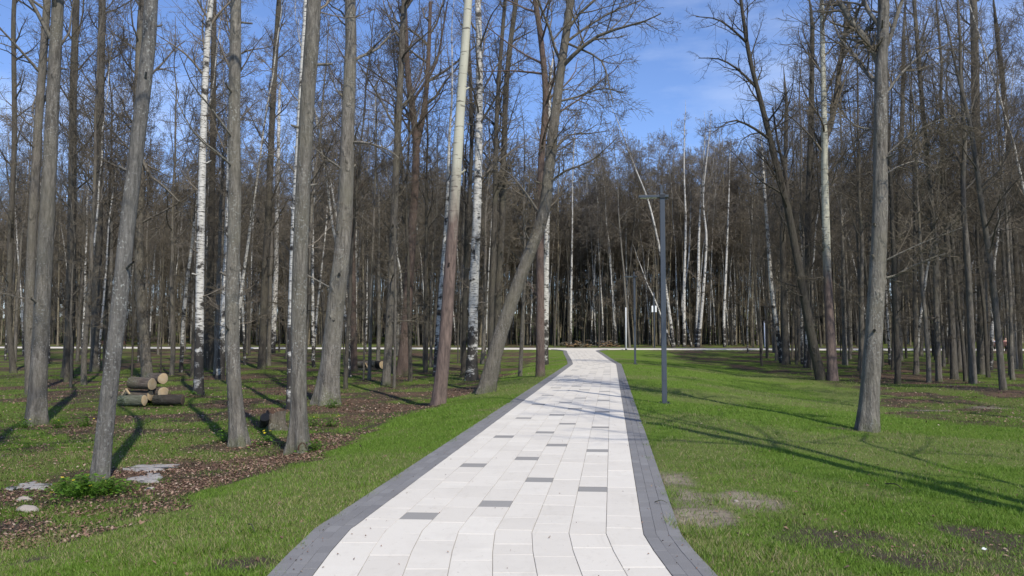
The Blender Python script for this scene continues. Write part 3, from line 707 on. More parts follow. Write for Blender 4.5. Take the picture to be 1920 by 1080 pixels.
# --- right of the path
hero('big_lawn_tree', 'big grey trunk standing alone on the lawn right of the path', 'grey', [(1626,808),(1638,660),(1648,520),(1655,390),(1657,250),(1659,110),(1663,0)], 35, 21, 20, 40, 'dense', 6.5, 16, 4.6, 1, 0.55, sides=24,
     limbs=[([(1658,135),(1652,105),(1632,70),(1605,40),(1582,0)], 17, 11, 0.5), ([(1668,185),(1695,135),(1740,95),(1800,75)], 6, 2, 0.6), ([(1670,300),(1700,260),(1760,225),(1820,215)], 4, 1.5, -0.5), ([(1660,495),(1700,470),(1750,448),(1810,425)], 4, 1.2, -0.6), ([(1660,330),(1690,310),(1730,300),(1770,330)], 4, 1.2, 0.8), ([(1645,240),(1615,235),(1590,215),(1570,200)], 4, 1.5, 0.8)])
hero('leaning_tree', 'dark tree leaning left over the lawn, its foot against the white-stemmed tree', 'dark', [(1541,713),(1520,620),(1497,490),(1478,390),(1455,300),(1430,200),(1405,100),(1390,0)], 18, 6, 21, 41, 'full', 8, 16, 4.6, 3, 0.35, sides=14,
     limbs=[([(1440,262),(1415,240),(1375,225),(1335,250)], 6, 1.5, -0.8), ([(1418,165),(1385,130),(1350,110),(1310,108)], 6, 1.5, 0.6), ([(1480,400),(1475,330),(1460,270),(1450,200)], 8, 3, 1.0), ([(1400,80),(1375,55),(1345,35),(1305,30)], 5, 1.5, -0.6)])
hero('white_stemmed_tree', 'tree with white middle trunk that forks high up, right of the dark leaning tree', 'aspen', [(1562,714),(1560,620),(1557,480),(1554,330),(1552,250),(1549,120),(1547,0)], 18, 8, 21, 42, 'dense', 9, 16, 4, 2, 0.4, sides=14, limbs=[([(1554,262),(1568,215),(1582,110),(1600,0)], 11, 6, 0.8), ([(1560,245),(1575,190),(1600,120),(1640,70)], 5, 2, -0.5)])
hero('pale_tree', 'pale slanting stem sharing a foot with a mossy stem, left of the dark leaning tree', 'birch', [(1466,681),(1455,610),(1444,530),(1437,430),(1430,330)], 9, 5, 19, 43, 'full', 9, 13, 3.4, 3, 0.35)
hero('mossy_tree', 'mossy stem beside the pale slanting stem', 'brown', [(1474,683),(1471,590),(1468,470),(1472,330),(1475,200)], 13, 7, 21, 44, 'full', 9, 14, 4, 4, 0.4)
hero('dark_tree', 'dark trunk standing a little behind the foot of the dark leaning tree', 'dark', [(1515,690),(1512,560),(1512,400),(1518,230),(1520,60)], 14, 8, 21, 45, 'full', 8, 15, 4.2, 5, 0.3)
hero('brown_tree', 'slim brown tree with dark stump-like foot, first right of the big lawn trunk', 'brown', [(1761,715),(1755,600),(1750,450),(1735,280),(1722,130),(1712,0)], 11, 7, 19, 46, 'full', 6, 15, 4, 5, 0.35)
hero('brown_tree', 'straight olive-brown trunk near the right edge of the picture', 'brown', [(1842,702),(1841,580),(1836,420),(1829,220),(1826,60),(1824,0)], 19, 13, 20, 47, 'full', 7, 16, 4.4, 5, 0.35)
hero('leaning_tree', 'thin tree slanting left near the right edge of the picture', 'brown', [(1881,732),(1873,620),(1862,500),(1845,380),(1830,270)], 12, 8, 17, 48, 'full', 5, 14, 3.8, 4, 0.3)
hero('dark_tree', 'dark thin trunk at the right edge of the picture', 'dark', [(1912,692),(1908,560),(1900,380),(1885,200),(1870,60)], 11, 8, 19, 49, 'full', 6, 15, 4.2, 5, 0.3)
hero('brown_tree', 'trunk standing just behind and to the right of the big lawn trunk', 'brown', [(1688,676),(1688,560),(1690,400),(1697,220),(1700,60)], 11, 7, 20, 50, 'full', 7, 15, 4.2, 5, 0.3)
# --- the white birches beyond the cross path, by the lamps
hero('birch_tree', 'white birch leaning left, its top beside the arm of the nearest lamp', 'birch', [(1264,653),(1252,560),(1238,470),(1217,380),(1190,310),(1160,230)], 6.4, 1.6, 25, 60, 'full', 15, 12, 3.6, 2, 0.3, depth=99)
hero('birch_tree', 'short white birch stem slanting left behind the post with two white boxes', 'birch', [(1262,653),(1243,600),(1228,560),(1214,530),(1203,500)], 4, 1.6, 10, 61, 'mid', 6, 8, 2.2, 1, 0.3, depth=98)
hero('birch_tree', 'white birch with twin partner, third from the nearest lamp post', 'birch', [(1283,653),(1283,540),(1286,420),(1283,320),(1284,230)], 6.4, 1.6, 26, 62, 'full', 15, 13, 3.6, 2, 0.3, depth=100)
hero('birch_tree', 'white birch stem slanting left at its foot, right of the nearest lamp', 'birch', [(1297,653),(1287,610),(1280,570),(1292,480),(1296,380)], 4.8, 1.6, 21, 63, 'full', 12, 12, 3.2, 2, 0.3, depth=101)
hero('birch_tree', 'left stem of the tall white birch pair right of the nearest lamp', 'birch', [(1306,653),(1309,540),(1311,430),(1317,340),(1322,250)], 7.2, 1.6, 26, 64, 'full', 15, 13, 3.6, 2, 0.3, depth=99)
hero('birch_tree', 'right stem of the tall white birch pair right of the nearest lamp', 'birch', [(1309,654),(1317,560),(1324,450),(1318,370),(1330,250)], 6.4, 1.6, 26, 65, 'full', 15, 13, 3.6, 2, 0.3, depth=98.5)
hero('birch_tree', 'single white birch standing apart to the right of the birch pair', 'birch', [(1359,653),(1357,600),(1361,500),(1365,400),(1368,300)], 5.6, 1.6, 24, 66, 'full', 13, 13, 3.4, 2, 0.3, depth=99)
hero('birch_tree', 'slim white birch left of the far end of the main path', 'birch', [(1070,648),(1071,560),(1073,440),(1074,330),(1078,240)], 4.8, 1.6, 24, 67, 'full', 13, 13, 3.4, 2, 0.3, depth=103)
hero('birch_tree', 'short bright white birch stem right of the mossy stem, by the far path', 'birch', [(1478,651),(1477,610),(1476,560),(1470,470),(1466,400)], 6.4, 1.6, 21, 68, 'full', 11, 13, 3.4, 2, 0.3, depth=96)
# --- outside the picture: they throw the long shadows across the lawn and the forest floor
def hero_at(name, label, kind, x, y, w0, H, seed, lean=(0, 0), detail='mid', zc=7, group=None, fork=False, n=14, Lmax=4.4):
    rng = np.random.default_rng(2000 + seed); k = 30; z = np.linspace(-0.1, H, k)
    P = np.c_[lean[0] * (z / H), lean[1] * (z / H), z] + np.c_[np.cumsum(rng.normal(size=(k, 2)) * 0.03, 0), np.zeros(k)]; R = 0.5 * w0 * (1 - 0.85 * np.clip(z / H, 0, 1))
    bm, tm, ck = BARK[kind]; root = empty(name, (x, y, hz(x, y))); Pl, Rl = limbs_for(P, R, ck, rng, zc, n, Lmax, 2)
    if fork:
        q = smooth_line([P[2], P[2] + [0.35, 0.1, 1.5], P[2] + [0.75, -0.1, 6], P[2] + [1.0, -0.2, 14], P[2] + [0.9, 0, 18]], 8)[None]
        Pl = np.concatenate([Pl, q]); Rl = np.concatenate([Rl, np.linspace(0.4 * w0, 0.03, 8)[None]])
    V, Q = joinVQ([trunk_shape(P, R, 14, rng, 0.4), tubes(Pl, Rl, 6)])
    link('trunk', mesh_np('trunk', V, Q, bm), root); link('crown', crown_mesh('crown', Pl, Rl, ck, rng, DETAIL[detail], tm), root)
    return tag(root, label, cat='tree', group=group)
hero_at('twin_stemmed_tree', 'two-stemmed tree outside the picture on the right, throwing the double shadow across lawn and path', 'grey', 7.3, 4.2, 0.42, 24, 1, (0.3, 0.2), 'mid', 9.5, fork=True, n=12, Lmax=4.2)
hero_at('shadow_tree', 'tree outside the picture on the left, its broad shadow lying across the forest floor', 'grey', -5.6, 6.2, 0.42, 19, 2, (-0.2, 0.3), 'light', 9)

hero_at('shadow_tree', 'tree outside the picture behind the camera on the left, shading the near trunks', 'brown', -4.6, -3.5, 0.36, 21, 3, (-0.4, 0.3), 'mid', 8, n=16)
hero_at('shadow_tree', 'tree outside the picture far left, shading the forest floor', 'brown', -9.5, 2.5, 0.36, 20, 4, (0.3, 0.3), 'mid', 8, n=16)

# ------------------------------------------------------------------ the wood: rows of look-alike trees
PR = {'grey': [proto('grey', 22, 0.17, 1, 20, full=(7, 6, 3), low=5), proto('brown', 21, 0.15, 2, 20, full=(7, 6, 3), lean=0.9, low=5)],
      'brown': [proto('brown', 20, 0.13, 3, 20, full=(7, 6, 3), low=5), proto('brown', 23, 0.16, 4, 20, full=(7, 6, 3), low=5)],
      'dark': [proto('dark', 19, 0.11, 5, 20, full=(7, 6, 3), lean=1.0, low=6), proto('dark', 21, 0.13, 6, 20, full=(7, 6, 3), low=6)],
      'birch': [proto('birch', 23, 0.13, 7, 16, 3.6), proto('birch', 21, 0.11, 8, 15, 3.4, lean=1.2)],
      'sapling': [proto('dark', 12, 0.05, 10, 14, 2.4, (5, 5, 3), 3.0, 4, 0.8), proto('brown', 14, 0.06, 11, 16, 2.6, (5, 5, 3), 3.5, 4, 0.8)]}
PF = {'grey': [proto('grey', 23, 0.14, 21, 14, 4.0, (7, 5, 2), 11, 2, 0.8, 2.2, 2, 6)],
      'brown': [proto('pole', 21, 0.11, 22, 14, 3.6, (7, 5, 2), 10, 2, 1.0, 2.2, 2, 6), proto('pole', 24, 0.12, 32, 14, 3.6, (7, 5, 2), 12, 2, 1.0, 2.2, 2, 6)],
      'dark': [proto('dark', 22, 0.11, 23, 14, 3.6, (7, 5, 2), 11, 3, 0.9, 2.2, 2, 6), proto('dark', 19, 0.09, 24, 14, 3.4, (6, 5, 2), 8.5, 3, 1.2, 2.2, 2, 6)],
      'birch': [proto('birch', 24, 0.10, 25, 20, 4.4, (8, 6, 3), 10, 4, 0.9, 1.9, 2, 6), proto('birch', 22, 0.09, 26, 20, 4.2, (8, 6, 3), 9, 4, 1.6, 1.9, 2, 6)],
      'sapling': [proto('pole', 11, 0.045, 27, 14, 1.9, (4, 4, 2), 3.5, 3, 0.7, 2.0, 2, 5), proto('pole', 14, 0.055, 28, 14, 2.0, (4, 4, 2), 5, 3, 0.8, 2.0, 2, 5)]}
WOODNAME = {'grey': 'grey_tree', 'brown': 'brown_tree', 'dark': 'dark_tree', 'birch': 'birch_tree', 'sapling': 'sapling'}
WORD = {'grey': 'grey-barked tree', 'brown': 'brown-barked tree', 'dark': 'dark-barked tree', 'birch': 'white birch', 'sapling': 'thin sapling'}
ORD = ['first', 'second', 'third', 'fourth', 'fifth', 'sixth', 'seventh', 'eighth', 'ninth', 'tenth', 'eleventh', 'twelfth']
rr = random.Random(77); taken = []
def scatter(n, depth, pxr, zone, words, weights, mind, forbid=None, protos=PR, sc=(0.82, 1.12), named=True, alias=None):
    word = lambda k: alias or WORD[k]
    got = 0; tries = 0; made = []
    while got < n and tries < n * 80:
        tries += 1
        y = rr.uniform(*depth); u = rr.uniform(*pxr); x = (u - 960) / F * y
        if forbid and forbid(x, y, u): continue
        if any((x - a) ** 2 + (y - b) ** 2 < mind ** 2 for a, b in taken): continue
        taken.append((x, y)); k = rr.choices(list(weights), list(weights.values()))[0]
        pr = rr.choice(protos[k])
        o = place(WOODNAME[k], pr, x, y, rr.uniform(*sc), rr.uniform(0, 6.28), word(k) + ' ' + words, word(k) + 's ' + zone); made.append((o, k, u)); got += 1
        if pr[0].name not in FIRST: FIRST[pr[0].name] = [c for c in o.children]
    if not named: return
    lists = {}
    for o, k, u in made:
        hx, hn = min(HEROES, key=lambda h: abs(h[0] - u)); lists.setdefault((k, hn, u < hx), []).append((abs(u - hx), o))
    for (k, hn, left), L in lists.items():
        for i, (d, o) in enumerate(sorted(L, key=lambda q: q[0])):
            o['label'] = '%s%s %s, %s %s' % ('' if len(L) == 1 else ORD[min(i, 11)] + ' ', word(k), words, 'left of' if left else 'right of', hn)
FIRST = {}
mixw = {'grey': 3, 'brown': 4.5, 'dark': 4.5, 'birch': 3.2, 'sapling': 1.6}
near_cross = lambda x, y, m: -m < float(cross(x, y)) < 4.5 + m
scatter(92, (31, 90), (-40, 1000), 'in the wood left of the path', 'before the far path', mixw, 1.5,
        lambda x, y, u: near_cross(x, y, 1.5) or cross(x, y) > 0 or float(xc(y)) - x < 6.5 or (180 < u < 345 and y < 36))
scatter(16, (44, 88), (-20, 990), 'in the wood left of the path', 'before the far path', {'birch': 1}, 1.2, lambda x, y, u: near_cross(x, y, 1.5) or cross(x, y) > 0 or float(xc(y)) - x < 6.5, PF, (0.85, 1.1), True, 'slim birch')
scatter(14, (52, 86), (1400, 1560), 'at the lawn edge right of the path', 'at the lawn edge', {'dark': 2, 'brown': 2, 'birch': 1}, 1.5, lambda x, y, u: near_cross(x, y, 1.5) or cross(x, y) > 0 or x - float(xc(y)) < 11.5)
scatter(84, (36, 86), (1405, 1990), 'in the wood right of the path', 'before the far path', mixw, 1.7,
        lambda x, y, u: near_cross(x, y, 1.5) or cross(x, y) > 0 or x - float(xc(y)) < 12.5 or (u < 1480 and y < 60))
scatter(12, (14, 60), (2000, 2500), 'outside the picture on the right', 'outside the picture', {'brown': 1, 'dark': 1}, 3.0, lambda x, y, u: x < 13)
scatter(36, (103, 124), (1090, 1430), 'rising behind the lamps', 'behind the lamps', {'birch': 1}, 1.3, lambda x, y, u: False, PF, (1.08, 1.26))
scatter(260, (97, 122), (-60, 1980), 'just beyond the far path', 'beyond the far path', {'grey': 2, 'brown': 4, 'dark': 4, 'birch': 2.6, 'sapling': 4}, 1.3,
        lambda x, y, u: cross(x, y) < 6 or (1230 < u < 1370 and y < 103), PF, (0.95, 1.22))

def far_wood():
    """the far trees that read as one mass: copies of the trees before them, scattered on points"""
    rng = np.random.default_rng(4); n = 3500
    y = 112 + rng.random(n) ** 1.5 * 105; u = -200 + rng.random(n) * 2320; x = (u - 960) / F * y
    ok = cross(x, y) > 17; x, y = x[ok], y[ok]; n = len(x)
    me = bpy.data.meshes.new('far_wood'); me.vertices.add(n); me.vertices.foreach_set('co', np.c_[x, y, height(x, y) - 0.1].astype(np.float32).ravel())
    kinds = list(FARK); which = rng.choice(len(kinds), n, p=np.array([w for _, w in kinds]) / sum(w for _, w in kinds))
    for nm, v in (('which', which), ('turn', rng.random(n) * 6.283), ('size', 0.92 + 0.45 * rng.random(n))):
        a = me.attributes.new(nm, 'FLOAT', 'POINT'); a.data.foreach_set('value', v.astype(np.float32))
    o = tag(link('far_wood', me), 'dense bare wood that closes the view behind the far path', 'wood', kind='stuff')
    g = bpy.data.node_groups.new('scatter_wood', 'GeometryNodeTree')
    g.interface.new_socket('Geometry', in_out='INPUT', socket_type='NodeSocketGeometry'); g.interface.new_socket('Geometry', in_out='OUTPUT', socket_type='NodeSocketGeometry')
    N, Lk = g.nodes, g.links; gi = N.new('NodeGroupInput'); go = N.new('NodeGroupOutput'); jn = N.new('GeometryNodeJoinGeometry')
    def named(nm):
        q = N.new('GeometryNodeInputNamedAttribute'); q.data_type = 'FLOAT'; q.inputs['Name'].default_value = nm; return q.outputs['Attribute']
    wh, tu, si = named('which'), named('turn'), named('size'); cx = N.new('ShaderNodeCombineXYZ'); Lk.new(tu, cx.inputs['Z'])
    for i, (parts, w) in enumerate(kinds):
        cmp_ = N.new('FunctionNodeCompare'); cmp_.data_type = 'FLOAT'; cmp_.operation = 'EQUAL'; cmp_.inputs['B'].default_value = float(i); cmp_.inputs['Epsilon'].default_value = 0.1; Lk.new(wh, cmp_.inputs['A'])
        for part in parts:
            oi = N.new('GeometryNodeObjectInfo'); oi.inputs['Object'].default_value = part
            ip = N.new('GeometryNodeInstanceOnPoints'); Lk.new(gi.outputs[0], ip.inputs['Points']); Lk.new(cmp_.outputs['Result'], ip.inputs['Selection']); Lk.new(oi.outputs['Geometry'], ip.inputs['Instance'])
            Lk.new(cx.outputs[0], ip.inputs['Rotation']); Lk.new(si, ip.inputs['Scale']); Lk.new(ip.outputs['Instances'], jn.inputs['Geometry'])
    Lk.new(jn.outputs[0], go.inputs[0]); md = o.modifiers.new('scatter', 'NODES'); md.node_group = g
KW = {'grey': 2.5, 'brown': 2.5, 'dark': 2.0, 'birch': 0.7, 'sapling': 3.0}
FARK = [(FIRST[p[0].name], KW[k]) for k in PF for p in PF[k] if p[0].name in FIRST]
far_wood()

# ------------------------------------------------------------------ lamps and posts
M_METAL = plain('slate_paint', (0.060, 0.072, 0.090), 0.5, 0.10, 3.0)
M_METAL2 = plain('dark_steel', (0.03, 0.034, 0.04), 0.5, 0.1, 3.0)
M_LENS = plain('lamp_lens', (0.62, 0.63, 0.60), 0.25, 0.03, 3.0)
M_PALE = plain('pale_post_paint', (0.62, 0.64, 0.66), 0.5, 0.08, 4.0)
M_WHITE = plain('white_box_paint', (0.80, 0.83, 0.83), 0.4, 0.04, 4.0)
M_BLUE = plain('blue_grey_post_paint', (0.30, 0.35, 0.47), 0.5, 0.08, 4.0)

def box_np(sx, sy, sz, bev=0.006, cz=None):
    """bevelled box centred on x and y, bottom at z=0 unless cz is given"""
    import bmesh
    bm = bmesh.new(); bmesh.ops.create_cube(bm, size=1.0)
    for v in bm.verts: v.co = Vector((v.co.x * sx, v.co.y * sy, (v.co.z + (0.5 if cz is None else 0)) * sz + (cz or 0)))
    if bev: bmesh.ops.bevel(bm, geom=bm.edges[:], offset=min(bev, 0.4 * min(sx, sy, sz)), segments=2, affect='EDGES', profile=0.5)
    return bm
def bm_obj(name, bm, m, parent, loc=(0, 0, 0), rot=(0, 0, 0), smooth=False):
    me = bpy.data.meshes.new(name); bm.to_mesh(me); bm.free(); me.materials.append(m)
    if smooth: me.polygons.foreach_set('use_smooth', np.ones(len(me.polygons), dtype=bool))
    return link(name, me, parent, loc, rot)
def cyl_bm(r, h, seg=16, r2=None):
    import bmesh
    bm = bmesh.new(); bmesh.ops.create_cone(bm, cap_ends=True, segments=seg, radius1=r, radius2=r if r2 is None else r2, depth=h)
    for v in bm.verts: v.co.z += h / 2
    bmesh.ops.bevel(bm, geom=[e for e in bm.edges if abs(e.verts[0].co.z - e.verts[1].co.z) < 1e-6], offset=min(r * 0.15, 0.01), segments=1, affect='EDGES')
    return bm

def street_lamp(u, v, rz, label):
    g = on_ground(u, v); root = empty('street_lamp', g, rz)
    bm_obj('base_plate', box_np(0.26, 0.26, 0.02, 0.004), M_METAL2, root, (0, 0, 0.0))
    for sx in (-1, 1):
        for sy in (-1, 1): bm_obj('anchor_bolt', cyl_bm(0.012, 0.035, 8), M_METAL2, root, (sx * 0.095, sy * 0.095, 0.018))
    post = bm_obj('post', box_np(0.118, 0.118, 5.08, 0.008), M_METAL, root)
    bm_obj('service_hatch', box_np(0.075, 0.008, 0.36, 0.003), M_METAL, post, (0, -0.061, 0.55))
    bm_obj('post_fin', box_np(0.06, 0.10, 0.24, 0.004), M_METAL, root, (-0.02, 0, 5.05))
    arm = bm_obj('arm', box_np(0.72, 0.15, 0.06, 0.008), M_METAL, root, (-0.21, 0, 4.985))
    bm_obj('lens', box_np(0.40, 0.11, 0.012, 0.003), M_LENS, arm, (-0.12, 0, -0.008))
    bm_obj('collar', box_np(0.135, 0.165, 0.09, 0.006), M_METAL2, root, (0, 0, 4.965))
    return tag(root, label, 'street lamp', 'street lamps beside the path')
street_lamp(1246, 757, math.radians(-7), 'tall slate-grey street lamp nearest the camera, arm pointing over the path')
street_lamp(1191, 683, math.radians(-12), 'slate-grey street lamp farther along the path, near the junction')

def post(name, u, v, w, hgt, m, label, cat='post', depth=None):
    g = on_ground(u, v) if depth is None else at_depth(u, v, depth); g[2] = hz(g[0], g[1])
    root = empty(name, g)
    bm_obj('shaft', cyl_bm(w / 2, hgt, 14, w * 0.42), m, root, smooth=True)
    bm_obj('foot', cyl_bm(w * 0.8, 0.12, 14, w * 0.6), M_METAL2, root)
    bm_obj('cap', cyl_bm(w * 0.5, 0.05, 14, w * 0.3), M_METAL2, root, (0, 0, hgt))
    return tag(root, label, cat), root
post('pale_post', 1174, 656, 0.17, 4.85, M_PALE, 'pale grey slim post by the junction of the paths', depth=91.3)
post('blue_post', 1434, 655, 0.15, 3.2, M_BLUE, 'short blue-grey post by the far path, right of the birches', depth=95.5)
_, sp = post('mast', 1227, 653, 0.16, 6.7, M_METAL, 'dark mast with two white boxes beyond the far path', 'mast', depth=97.5)
for sx in (-1, 1):
    b = bm_obj('white_box', box_np(0.20, 0.22, 0.78, 0.03), M_WHITE, sp, (sx * 0.21, -0.02, 4.3))
    bm_obj('bracket', box_np(0.20, 0.05, 0.05, 0.004), M_METAL2, b, (-sx * 0.1, 0.06, 0.36))
bm_obj('crossbar', box_np(0.5, 0.06, 0.06, 0.004), M_METAL2, sp, (0, 0.1, 5.2))

# ------------------------------------------------------------------ benches
M_WOOD = plain('bench_wood', (0.10, 0.055, 0.042), 0.7, 0.25, 6, mapscale=(1, 8, 8))
def bench(u, v, depth, rz, label, length=2.0, name='park_bench'):
    g = at_depth(u, v, depth); g[2] = hz(g[0], g[1]); root = empty(name, g, rz)
    for i in range(4): bm_obj('seat_slat', box_np(length, 0.10, 0.04, 0.006), M_WOOD, root, (0, -0.18 + i * 0.115, 0.46))
    for i in range(3): bm_obj('back_slat', box_np(length, 0.035, 0.12, 0.006), M_WOOD, root, (0, 0.25 + i * 0.03, 0.58 + i * 0.14), (math.radians(-10), 0, 0))
    for sx in (-1, 1):
        bm_obj('leg', box_np(0.08, 0.07, 0.46, 0.006), M_METAL2, root, (sx * length * 0.42, -0.16, 0)); bm_obj('leg', box_np(0.08, 0.07, 1.0, 0.006), M_METAL2, root, (sx * length * 0.42, 0.30, 0), (math.radians(-6), 0, 0))
        bm_obj('armrest', box_np(0.06, 0.45, 0.04, 0.006), M_METAL2, root, (sx * length * 0.46, 0.02, 0.68))
    return tag(root, label, 'bench')
bench(212, 657, 100.2, math.radians(172), 'brown wooden bench by the far path on the left, seen behind the lichen-speckled trunk', 3.6)
bench(1880, 657, 84.2, math.radians(172), 'brown bench by the far path near the right edge, two people sitting on it', 2.6)

def seated(u, depth, top, skin_m, legs_m, hair_m, label, rz):
    """one continuous seated body with clothes and hair as children"""
    g = at_depth(u, 657, depth); g[2] = hz(g[0], g[1]); root = empty('person', g, rz)
    def skinned(name, verts, edges, rad, m, rootv=0):
        me = bpy.data.meshes.new(name); me.from_pydata(verts, edges, []); o = link(name, me, root)
        md = o.modifiers.new('skin', 'SKIN'); md.use_smooth_shade = True
        for i, r in enumerate(rad): me.skin_vertices[0].data[i].radius = (r, r)
        me.skin_vertices[0].data[rootv].use_root = True
        sb = o.modifiers.new('sub', 'SUBSURF'); sb.levels = 1; sb.render_levels = 1; me.materials.append(m); return o
    # facing -y, hips on the seat at 0.5 m
    bv = [(0, 0.10, 0.58), (0, 0.14, 0.85), (0, 0.13, 1.08), (0, 0.10, 1.17), (0, 0.08, 1.30), (0, 0.07, 1.40)]
    be = [(0, 1), (1, 2), (2, 3), (3, 4), (4, 5)]; br = [0.14, 0.125, 0.12, 0.05, 0.085, 0.07]
    for s in (-1, 1):
        k = len(bv); bv += [(s * 0.17, 0.13, 1.06), (s * 0.22, 0.05, 0.84), (s * 0.14, -0.16, 0.70), (s * 0.09, -0.24, 0.68)]; be += [(2, k), (k, k + 1), (k + 1, k + 2), (k + 2, k + 3)]; br += [0.065, 0.048, 0.038, 0.034]
        k = len(bv); bv += [(s * 0.10, 0.02, 0.55), (s * 0.12, -0.36, 0.53), (s * 0.12, -0.38, 0.09), (s * 0.13, -0.52, 0.05)]; be += [(0, k), (k, k + 1), (k + 1, k + 2), (k + 2, k + 3)]; br += [0.085, 0.065, 0.045, 0.04]
    body = skinned('body', bv, be, br, skin_m)
    jv = [(0, 0.10, 0.62), (0, 0.14, 0.85), (0, 0.13, 1.09)]; je = [(0, 1), (1, 2)]; jr = [0.16, 0.15, 0.135]
    for s in (-1, 1):
        k = len(jv); jv += [(s * 0.17, 0.13, 1.07), (s * 0.22, 0.05, 0.84), (s * 0.15, -0.12, 0.72)]; je += [(2, k), (k, k + 1), (k + 1, k + 2)]; jr += [0.082, 0.066, 0.054]
    skinned('jacket', jv, je, jr, top)
    tv = [(0, 0.09, 0.57)]; te = []; tr = [0.155]
    for s in (-1, 1):
        k = len(tv); tv += [(s * 0.10, 0.02, 0.555), (s * 0.12, -0.36, 0.535), (s * 0.12, -0.38, 0.16)]; te += [(0, k), (k, k + 1), (k + 1, k + 2)]; tr += [0.10, 0.08, 0.062]
    skinned('trousers', tv, te, tr, legs_m)
    skinned('hair', [(0, 0.12, 1.33), (0, 0.10, 1.42)], [(0, 1)], [0.088, 0.075], hair_m)
    return tag(root, label, 'person')
M_SKIN = plain('skin', (0.52, 0.34, 0.25), 0.6, 0.08, 20)
M_TROUS = plain('dark_trousers', (0.03, 0.032, 0.04), 0.9, 0.2, 20); M_HAIR = plain('dark_hair', (0.03, 0.022, 0.016), 0.7, 0.3, 30)
M_JB = plain('pale_blue_jacket', (0.26, 0.30, 0.42), 0.85, 0.1, 10); M_JP = plain('pink_jacket', (0.30, 0.13, 0.14), 0.85, 0.1, 10)
seated(1864, 84.7, M_JB, M_SKIN, M_TROUS, M_HAIR, 'person in grey-blue jacket sitting on the far right bench', math.radians(-6))
seated(1887, 84.2, M_JP, M_SKIN, M_TROUS, M_HAIR, 'person in pink jacket sitting on the far right bench', math.radians(-6))

# ------------------------------------------------------------------ cut logs, stump, fallen wood
def cut_mat():
    m, n, l, b = mat('cut_wood'); co = objco(n)
    sx = n.new('ShaderNodeSeparateXYZ'); l.new(co, sx.inputs[0])
    ln = n.new('ShaderNodeVectorMath'); ln.operation = 'LENGTH'; cx = n.new('ShaderNodeCombineXYZ'); l.new(sx.outputs['X'], cx.inputs['X']); l.new(sx.outputs['Y'], cx.inputs['Y']); l.new(cx.outputs[0], ln.inputs[0])
    rg = math_(n, l, 'SINE', math_(n, l, 'ADD', math_(n, l, 'MULTIPLY', ln.outputs['Value'], 260.0), math_(n, l, 'MULTIPLY', noise(n, l, co, 9, 3), 7)))
    c = mix(n, l, math_(n, l, 'MULTIPLY_ADD', rg, 0.25), (0.44, 0.33, 0.19), (0.33, 0.235, 0.13))
    c = mix(n, l, ramp(n, l, noise(n, l, co, 6, 4), [(0.4, 0.0), (0.7, 0.6)]), c, (0.47, 0.40, 0.29))
    l.new(c, b.inputs['Base Color']); return m
M_CUT = cut_mat()
M_DARKCUT = plain('dark_sawn_wood', (0.095, 0.07, 0.05), 0.9, 0.4, 10)  # darker brown sawn ends, for the dark bottom log and the chunk by the stump
def log(center, axis_deg, tilt_deg, L, r, bm_, label, seed, group='cut logs of the pile', face=None):
    """a sawn log: bark tube with uneven girth, a sawn face at each end; its axis lies level, axis_deg from +x towards -y"""
    rng = np.random.default_rng(seed); k, s = 7, 18
    z = np.linspace(-L / 2, L / 2, k); th = np.arange(s) * 2 * math.pi / s
    prof = 1 + 0.05 * np.cos(2 * th + rng.random() * 6) + 0.04 * np.cos(3 * th + rng.random() * 6)
    RR = r * prof[None, :] * (1 + 0.02 * rng.normal(size=(k, s))) * np.linspace(1.03, 0.97, k)[:, None]
    V = np.stack([RR * np.cos(th), RR * np.sin(th), np.repeat(z[:, None], s, 1)], -1).reshape(-1, 3)
    i = (np.arange(k - 1)[:, None] * s + np.arange(s)[None, :]).ravel(); j = (np.arange(k - 1)[:, None] * s + ((np.arange(s) + 1) % s)[None, :]).ravel()
    root = empty('cut_log', center)
    rot = Vector((math.cos(math.radians(axis_deg)), -math.sin(math.radians(axis_deg)), math.sin(math.radians(tilt_deg)))).to_track_quat('Z', 'Y')
    root.rotation_euler = rot.to_euler()
    link('bark', mesh_np('bark', V, np.stack([i, j, j + s, i + s], 1), bm_), root)
    for e, sg in ((0, -1), (k - 1, 1)):
        ring = V.reshape(k, s, 3)[e]; inner = ring * [0.93, 0.93, 1] + [0, 0, sg * 0.004]; c = ring.mean(0) + [0, 0, sg * 0.006]
        VV = np.concatenate([ring, inner, [c]]); a = np.arange(s); b_ = (a + 1) % s
        q = np.stack([a, b_, b_ + s, a + s], 1); t = np.stack([a + s, b_ + s, np.full(s, 2 * s)], 1)
        link('sawn_face', mesh_np('sawn_face', VV, [q, t], face or M_CUT, False), root)
    return tag(root, label, 'log', group)
M_LOGB = bark('bark_log', (0.055, 0.042, 0.034), (0.20, 0.165, 0.135), (0.10, 0.10, 0.06), 0.3, moss=0.0)
M_LOGG = bark('bark_log_green', (0.08, 0.08, 0.055), (0.23, 0.235, 0.18), (0.12, 0.15, 0.07), 0.5, moss=0.0)
M_LOGD = bark('bark_log_dark', (0.022, 0.019, 0.016), (0.065, 0.055, 0.045), (0.04, 0.038, 0.028), 0.1, moss=0.0)
gl = on_ground(280, 763); YL = gl[1]; zl0 = hz(gl[0], YL)
def lp(u, v, dy=0.0): return at_depth(u, v, YL + dy)
log(lp(248, 751, 0.0), 12, 2, 0.80, 0.150, M_LOGG, 'greenish log at the bottom left of the log pile', 1)
log(lp(259, 742, 0.32), 14, 1, 0.85, 0.150, M_LOGB, 'brown log behind the greenish log, second row of the pile', 2)
log(lp(266, 719, 0.22), 16, -2, 0.72, 0.185, M_LOGB, 'thickest log lying on top of the pile, sawn face towards the path', 3)
log(lp(292, 710, 0.62), 35, 2, 0.75, 0.165, M_LOGB, 'log on top of the pile at the right, pale cracked sawn face', 4)
